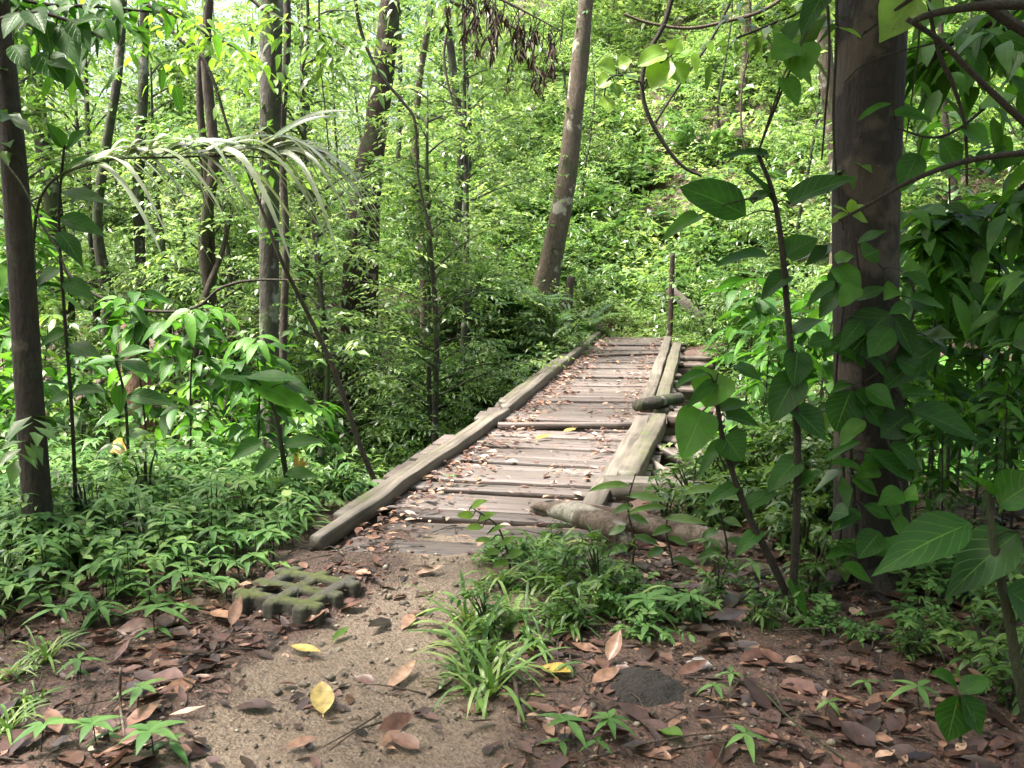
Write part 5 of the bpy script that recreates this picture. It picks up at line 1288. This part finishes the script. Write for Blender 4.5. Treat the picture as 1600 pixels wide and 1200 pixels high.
# single fallen leaves one can point at
FL = [(505, 1125, 502, 1068, .085, .75, 'yellow', 'large yellow oval leaf lying on the path'), (455, 1016, 502, 1036, .05, .6, 'yellow', 'yellow and tan leaf left of the large yellow oval leaf'),
      (605, 1085, 652, 1048, .055, .85, 'tan', 'pale tan curled leaf on the right half of the path'), (520, 1008, 545, 992, .04, .2, 'green', 'small green-yellow leaf just right of the paver block'),
      (845, 1050, 892, 1068, .075, .35, 'yellow', 'bright yellow leaf under the grass at right of the path'), (1033, 1150, 1066, 1166, .06, .25, 'green', 'yellow-green leaf right of the path near the bottom'),
      (446, 1178, 498, 1168, .045, .7, 'tan', 'orange-brown leaf at the bottom of the path'), (650, 903, 694, 896, .04, .9, 'tan', 'tan leaf on the sand just before the first planks'),
      (332, 962, 362, 985, .07, .75, 'tan', 'curled orange-brown leaf against the left of the paver block'), (362, 985, 384, 960, .06, .7, 'tan', 'orange-brown leaf standing on edge at the front of the paver block'),
      (555, 900, 580, 908, .05, .8, 'tan', 'tan leaf right behind the paver block'), (1060, 1062, 1105, 1048, .05, .55, 'tan', 'red-brown leaf right of the soil mound'),
      (950, 1040, 962, 1012, .06, .8, 'tan', 'upright folded tan leaf behind the soil mound'), (925, 1075, 968, 1060, .06, .75, 'tan', 'pale brown leaf left of the soil mound'),
      (655, 1180, 610, 1165, .07, .6, 'tan', 'red-brown leaf at the bottom centre of the path'), (190, 1150, 205, 1185, .09, .45, 'tan', 'round dull brown leaf under a twig at lower left')]
mats = {'yellow': L_YEL, 'tan': LITTER, 'green': G_BRIGHT}
for k, (x0, y0, x1, y1, w, sh, kind_, lab) in enumerate(FL):
    b, t = gpt(x0, y0), gpt(x1, y1); b = b + [0, 0, .022]; t = t + [0, 0, .026]
    M = MB(); d = t - b; L = min(np.linalg.norm(d), .2)
    if 'edge' in lab or 'upright' in lab: d = d * [1, .4, 1] + [0, 0, .06]; L = .12
    leaves(M, b[None], nrm(d)[None], np.array([[0, -.25, 1.]]) + rng.normal(0, .12, (1, 3)), L, w, nl=9, cols=2, droop=-.12, fold=.18, shade=sh, prof='oval', wave=.06)
    tube(M, [b, b - nrm(d) * .02 - [0, 0, .004]], [.0018, .0012], ns=5, n=4, shade=sh)
    tag(M.build('fallen_leaf', mats[kind_], origin=b), lab, 'leaf', 'fallen leaves on the ground')
for px0, py0, px1, py1, lab in ((835, 686, 862, 682, 'yellow leaf on the deck before the raised cross board'), (880, 674, 900, 672, 'small orange-yellow leaf tucked against the raised cross board')):
    M = MB(); b, t = onz(px0, py0, .02), onz(px1, py1, .025); d = t - b
    leaves(M, b[None], nrm(d)[None], np.array([[0, -.3, 1.]]), np.linalg.norm(d), .05, nl=8, cols=2, droop=-.1, fold=.2, shade=.35, prof='oval')
    tag(M.build('fallen_leaf', L_YEL, origin=b), lab, 'leaf', 'fallen leaves on the ground')
# sticks in the litter
for k, (pts, w, lab, mt) in enumerate((([(180, 1075), (190, 1130), (205, 1210)], 5, 'pale crooked stick standing up from the litter at lower left', B_DEAD), ([(1180, 1075), (1240, 1150), (1330, 1205)], 4, 'thin pale green cane lying across the lower right litter', STEM_G),
        ([(1210, 992), (1330, 1000), (1440, 1006)], 4, 'thin straight stick lying level in front of the buttress roots', TWIG), ([(1330, 970), (1440, 960), (1555, 940)], 5, 'brown twig crossing in front of the rust-coloured root', TWIG),
        ([(798, 1060), (806, 1090), (812, 1140)], 8, 'split pale stick below the grass tufts', B_DEAD), ([(695, 1080), (740, 1060), (790, 1050)], 5, 'grey twig at the right edge of the path', TWIG))):
    P = [gpt(*p) + [0, 0, .02 + .03 * (j == 1)] for j, p in enumerate(pts)]
    if 'standing' in lab: P[0] = P[1] + [0.0, .02, .14]
    log('stick', lab, 'stick', P, [w * .5 * P[0][1] / F, w * .35 * P[0][1] / F], mt, ns=6, rough=.2, seed=k, n=14)
# ================================================================== STUFF nobody could count
def terr(x, y, dz=0):
    return np.column_stack([x, y, ground(x, y) + dz])


# ground cover of little hand-shaped plants on the left
M, S = MB(), MB()
r_ = np.random.default_rng(21); cnt = 0
while cnt < 1900:
    x, y = r_.uniform(-5.2, -.2), r_.uniform(3.2, 8.2)
    px, py = px_of(P3(x, y))
    if py < 700 or px < -120: continue
    lim = np.interp(px, [-120, 0, 150, 300, 400, 480, 560, 600], [1020, 985, 975, 955, 900, 835, 790, 760])
    if py > lim + r_.normal(0, 14): continue
    if py > lim - 60 and r_.random() < .35: continue
    L = r_.uniform(.07, .15); h = r_.uniform(.05, .26) * (0.5 + 0.5 * min(1, (lim - py) / 80 + .2))
    if r_.random() < .25: h *= 1.5; L *= .75
    whorl(M, P3(x, y), h, L, L * r_.uniform(.2, .48), int(r_.integers(3, 8)), float(np.clip(r_.normal(.55, .2), 0, 1)), tilt=r_.normal(0, .15, 3) * [1, 1, .3], stem=S if py > 820 else None)
    cnt += 1
gc = M.build('ground_cover', G_COVER); setting(gc, 'stuff')
setting(S.build('ground_cover_stems', STEM_G), 'stuff')

# taller and broader-leaved plants mixed through it, with blades of grass
M = MB(); k = 0
while k < 420:
    x, y = r_.uniform(-5.2, -.2), r_.uniform(3.6, 8.2)
    px, py = px_of(P3(x, y))
    lim = np.interp(px, [-120, 0, 150, 300, 400, 480, 560, 600], [1000, 965, 955, 935, 880, 825, 780, 750])
    if py < 700 or px < -120 or py > lim: continue
    p = P3(x, y); h = r_.uniform(.06, .34); n = int(r_.integers(3, 8))
    if k % 3:
        t = r_.uniform(.4, 1, (n, 1)); th = np.arange(n) * 2.4
        leaves(M, p + t * np.array([r_.normal(0, .04), r_.normal(0, .04), h]), np.column_stack([np.cos(th), np.sin(th), r_.uniform(0, .5, n)]), np.array([0, 0, 1.]), r_.uniform(.05, .13, n), r_.uniform(.03, .06, n), nl=4, droop=.35, shade=np.clip(r_.normal(.45, .3, n), 0, 1))
    else:
        leaves(M, np.repeat(p[None], n, 0) + r_.normal(0, .03, (n, 3)) * [1, 1, 0], rdir(n, .5, .95, r_), np.array([0, 0, 1.]) + rdir(n) * .3, r_.uniform(.2, .42, n), r_.uniform(.008, .018, n), nl=6, droop=r_.uniform(.3, .9, n), shade=r_.uniform(.2, 1, n), prof='strap')
    k += 1
setting(M.build('mixed_ground_cover', G_GRASS), 'stuff')

# fallen leaves
M = MB(); r_ = np.random.default_rng(22)
n = 34000
x = r_.uniform(-4, 4.2, n); y = r_.uniform(2.2, 7.2, n)
pmk = path_mask(x, y)
cl_ = fbm(x * 1.6 + 4, y * 1.6, 3)
keep = (cl_ > r_.uniform(-.28, .10, n)) & (r_.random(n) < np.where(pmk > .5, .15, .95)) & (y < 6.6 - .5 * (x > 1)) & ~((y > 4.6) & (np.abs(x - bridge_x(y)) < 1.0))
x, y = x[keep], y[keep]; n = len(x)
p = terr(x, y, r_.uniform(0.004, .022, n)); a = r_.uniform(0, 6.28, n)
d = np.column_stack([np.cos(a), np.sin(a), r_.normal(0, .11, n)])
big = r_.random(n) < .13
L = np.where(big, r_.uniform(.09, .17, n), .02 + .065 * r_.random(n) ** 1.5)
leaves(M, p, d, np.array([0, 0, 1.]) + r_.normal(0, .22, (n, 3)), L, L * r_.uniform(.2, .62, n), nl=4, droop=r_.normal(0, .12, n), fold=.12, shade=np.clip(r_.beta(1.1, 2.0, n), 0, .97), prof='oval', wave=.12)
# litter on the deck, swept against the curbs
n = 2300
y = r_.uniform(4.75, 16.2, n); s_ = r_.choice([-1, 1, 0], n, p=[.64, .24, .12])
hw = .56; off = np.where(s_ == 0, r_.uniform(-hw, hw, n), s_ * (hw - np.abs(r_.normal(0, .17, n)) + np.where(r_.random(n) < .12, -.14, 0)))
x = bridge_x(y) + off
p = np.column_stack([x, y, np.where(np.abs(off) > hw, .10, r_.uniform(.014, .032, n))]); a = r_.uniform(0, 6.28, n)
L = .02 + .08 * r_.random(n) ** 1.6
leaves(M, p, np.column_stack([np.cos(a), np.sin(a), r_.normal(0, .12, n)]), np.array([0, 0, 1.]) + r_.normal(0, .25, (n, 3)), L, L * r_.uniform(.3, .5, n), nl=3, droop=.05, fold=.25, shade=np.clip(r_.beta(2.2, 1.6, n), 0, 1))
setting(M.build('leaf_litter', LITTER), 'stuff')

# pebbles and grit
M = MB(); n = 7000; x = r_.uniform(-2.5, 2.6, n); y = r_.uniform(2.3, 5.2, n)
p = terr(x, y, 0.0); s_ = np.clip(r_.gamma(1.5, .0032, n), .002, .022)
oc = np.array([[1, 0, 0], [0, 1, 0], [-1, 0, 0], [0, -1, 0]]); q0 = []
V = np.zeros((n, 12, 3))
for k in range(4):
    V[:, k] = oc[k] * .8; V[:, 4 + k] = oc[k] * 1.0 + [0, 0, .45]; V[:, 8 + k] = oc[k] * .35 + [0, 0, .85]
V *= s_[:, None, None] * r_.uniform(.6, 1.3, (n, 1, 3)) * r_.uniform(.85, 1.15, (n, 12, 1)); V += p[:, None]
fq = [[k, (k + 1) % 4, 4 + (k + 1) % 4, 4 + k] for k in range(4)] + [[4 + k, 4 + (k + 1) % 4, 8 + (k + 1) % 4, 8 + k] for k in range(4)] + [[8, 9, 10, 11]]
A = np.zeros((n, 12, 3)); A[:, :, 2] = r_.beta(2, 2.4, n)[:, None]
M.add(V.reshape(-1, 3), (np.arange(n)[:, None, None] * 12 + np.array(fq)[None]).reshape(-1, 4), A.reshape(-1, 3))
setting(M.build('gravel', STONE), 'stuff')

# twigs in the litter
M = MB()
for k in range(460):
    x, y = r_.uniform(-3, 3.4), r_.uniform(2.3, 5.6)
    if path_mask(x, y) > .6 and r_.random() < .7: continue
    a = r_.uniform(0, 6.28); l = r_.uniform(.08, .35)
    e = (x + math.cos(a) * l, y + math.sin(a) * l); mid = ((x + e[0]) / 2 + r_.normal(0, .02), (y + e[1]) / 2 + r_.normal(0, .02))
    tube(M, [P3(x, y, .01), P3(*mid, .03), P3(*e, .012)], [.004, .003, .002], ns=5, n=6)
setting(M.build('twig_debris', TWIG), 'stuff')

# undergrowth carpeting the gully and the slopes
M = MB(); n = 34000
x = r_.uniform(-18, 18, n); y = 6.5 + 29 * r_.random(n)
ok = (np.abs(x / y) < .62) & (np.abs(x - bridge_x(y)) > np.where(y < 17, .95, .0)) & ~((x > .9) & (y < 6.6)) & ~((y > 17) & (np.abs(x - 3.3 - .05 * (y - 17)) < .0))
x, y = x[ok], y[ok]; n = len(x)
for far in (0, 1):
    k_ = (y > 16.3) == bool(far); xx, yy = x[k_], y[k_]; n = len(xx)
    if not far: M_near = MB()
    sprays(M if far else M_near, terr(xx, yy, r_.uniform(.02, .25, n)), np.column_stack([r_.normal(0, .7, n), r_.normal(0, .7, n), r_.uniform(.5, 1.2, n)]), .42 if far else .3, 7, .14 if far else .10, .06 if far else .045, nl=1 if far else 2, shade=(0, .9), droop=.5, sag=.4)
setting(M_near.build('gully_undergrowth', G_MID), 'stuff')  # darker leaf colour puts the shade of the gully into this undergrowth
nc = 640; cx_ = r_.uniform(-4, 15, nc); cy_ = r_.uniform(18.3, 34, nc); cs = r_.uniform(.35, .95, nc); cl_ = r_.choice([.10, .14, .19, .27], nc); ch_ = r_.uniform(0, 1, nc)
w = np.repeat(np.arange(nc), 26); n = len(w); o = rdir(n, -.1, 1.0, r_) * (r_.random((n, 1)) ** .4) * cs[w][:, None]
x, y = cx_[w] + o[:, 0], cy_[w] + o[:, 1]
ln_ = cl_[w]
for b_ in range(4):
    k_ = (ch_[w] * 4).astype(int) == b_
    sprays(M, np.column_stack([x, y, ground(cx_[w], cy_[w]) + .05 + o[:, 2] * 1.2])[k_], (o + r_.normal(0, .3, (n, 3)) * cs[w][:, None])[k_], (.25 + ln_ * 1.2)[k_], 7, np.tile(ln_[k_], 7), np.tile(ln_[k_] * r_.choice([.32, .42, .5]), 7), nl=1, shade=(.05 + .2 * b_, .4 + .2 * b_), droop=.5, sag=.4)
n = 4200; y = r_.uniform(15.4, 21, n); x = bridge_x(y) + r_.normal(0, 1.3, n) + .2
k_ = (y > 16.42) | (np.abs(x - bridge_x(y)) > .8); x, y = x[k_], y[k_]; n = len(x)
sprays(M, terr(x, y, r_.uniform(-.02, .10, n)), np.column_stack([r_.normal(0, .8, n), r_.normal(0, .8, n), r_.uniform(.3, 1.0, n)]), np.full(n, .22), 6, .085, .045, nl=1, shade=(.5, 1), droop=.4, sag=.3)
setting(M.build('undergrowth', G_FAR), 'stuff')

# the forest beyond, one green mass
M = MB(); n = 17000
x = r_.uniform(-34, 30, n); y = 27 + 14 * r_.random(n) ** 1.2 + np.where(x > 0, 0, 2)
ztop = np.interp(x / y, [-.62, -.5, -.42, -.34, -.26, -.15, 0, .6], [4.6, 4.9, 5.4, 6.6, 10, 13, 15, 16]) * np.where(r_.random(n) < .12, 1.25, 1)
z = ground(x, y) + r_.uniform(0, 1, n) ** 1.1 * np.maximum(ztop - ground(x, y), 2.0)
cl = fbm(x * .55, z * .55 + y * .3, 3)
ok = cl > -.10
x, y, z = x[ok], y[ok], z[ok]; n = len(x)
sprays(M, np.column_stack([x, y, z]), rdir(n, -.4, .6), r_.uniform(.5, 1.1, n), 11, .19, .09, nl=1, shade=(.1, 1), droop=.4)
# the same forest behind and beside the clearing, unseen, added to darken the foreground
n = 5200; x = r_.uniform(-13, 13, n); y = r_.uniform(-11, -3.2, n)
x[:2200] = np.where(r_.random(2200) < .5, -1, 1) * r_.uniform(6.2, 10, 2200); y[:2200] = r_.uniform(-6, 5.5, 2200)
z = ground(x, y) + 9.5 * r_.random(n)
ok = (np.abs(x) > .66 * np.maximum(y, 0) + 2.2) | (y < -2)
x, y, z = x[ok], y[ok], z[ok]; n = len(x)
sprays(M, np.column_stack([x, y, z]), rdir(n, -.4, .6), r_.uniform(.6, 1.2, n), 9, .26, .13, nl=1, shade=(.1, .8), droop=.4)
setting(M.build('forest_mass', G_FAR), 'stuff')


# ================================================================== CAMERA AND VIEW
cam = bpy.data.cameras.new('camera'); cam.sensor_width = 36; cam.lens = 36 * F / 1600; cam.clip_end = 800; cam.clip_start = 0.05
co = bpy.data.objects.new('camera', cam); COL.objects.link(co)
co.location = (0, 0, CAMZ); co.rotation_euler = (math.pi / 2 - PITCH, 0, 0)
scene.camera = co
scene.view_settings.view_transform = 'Standard'; scene.view_settings.look = 'None'
scene.view_settings.gamma = 1; scene.view_settings.exposure = 2.05
cy = scene.cycles
cy.max_bounces = 7; cy.diffuse_bounces = 4; cy.glossy_bounces = 2; cy.transmission_bounces = 4; cy.transparent_max_bounces = 4
cy.volume_bounces = 0
cy.use_denoising = True; cy.caustics_reflective = False; cy.caustics_refractive = False
cy.sample_clamp_indirect = 6
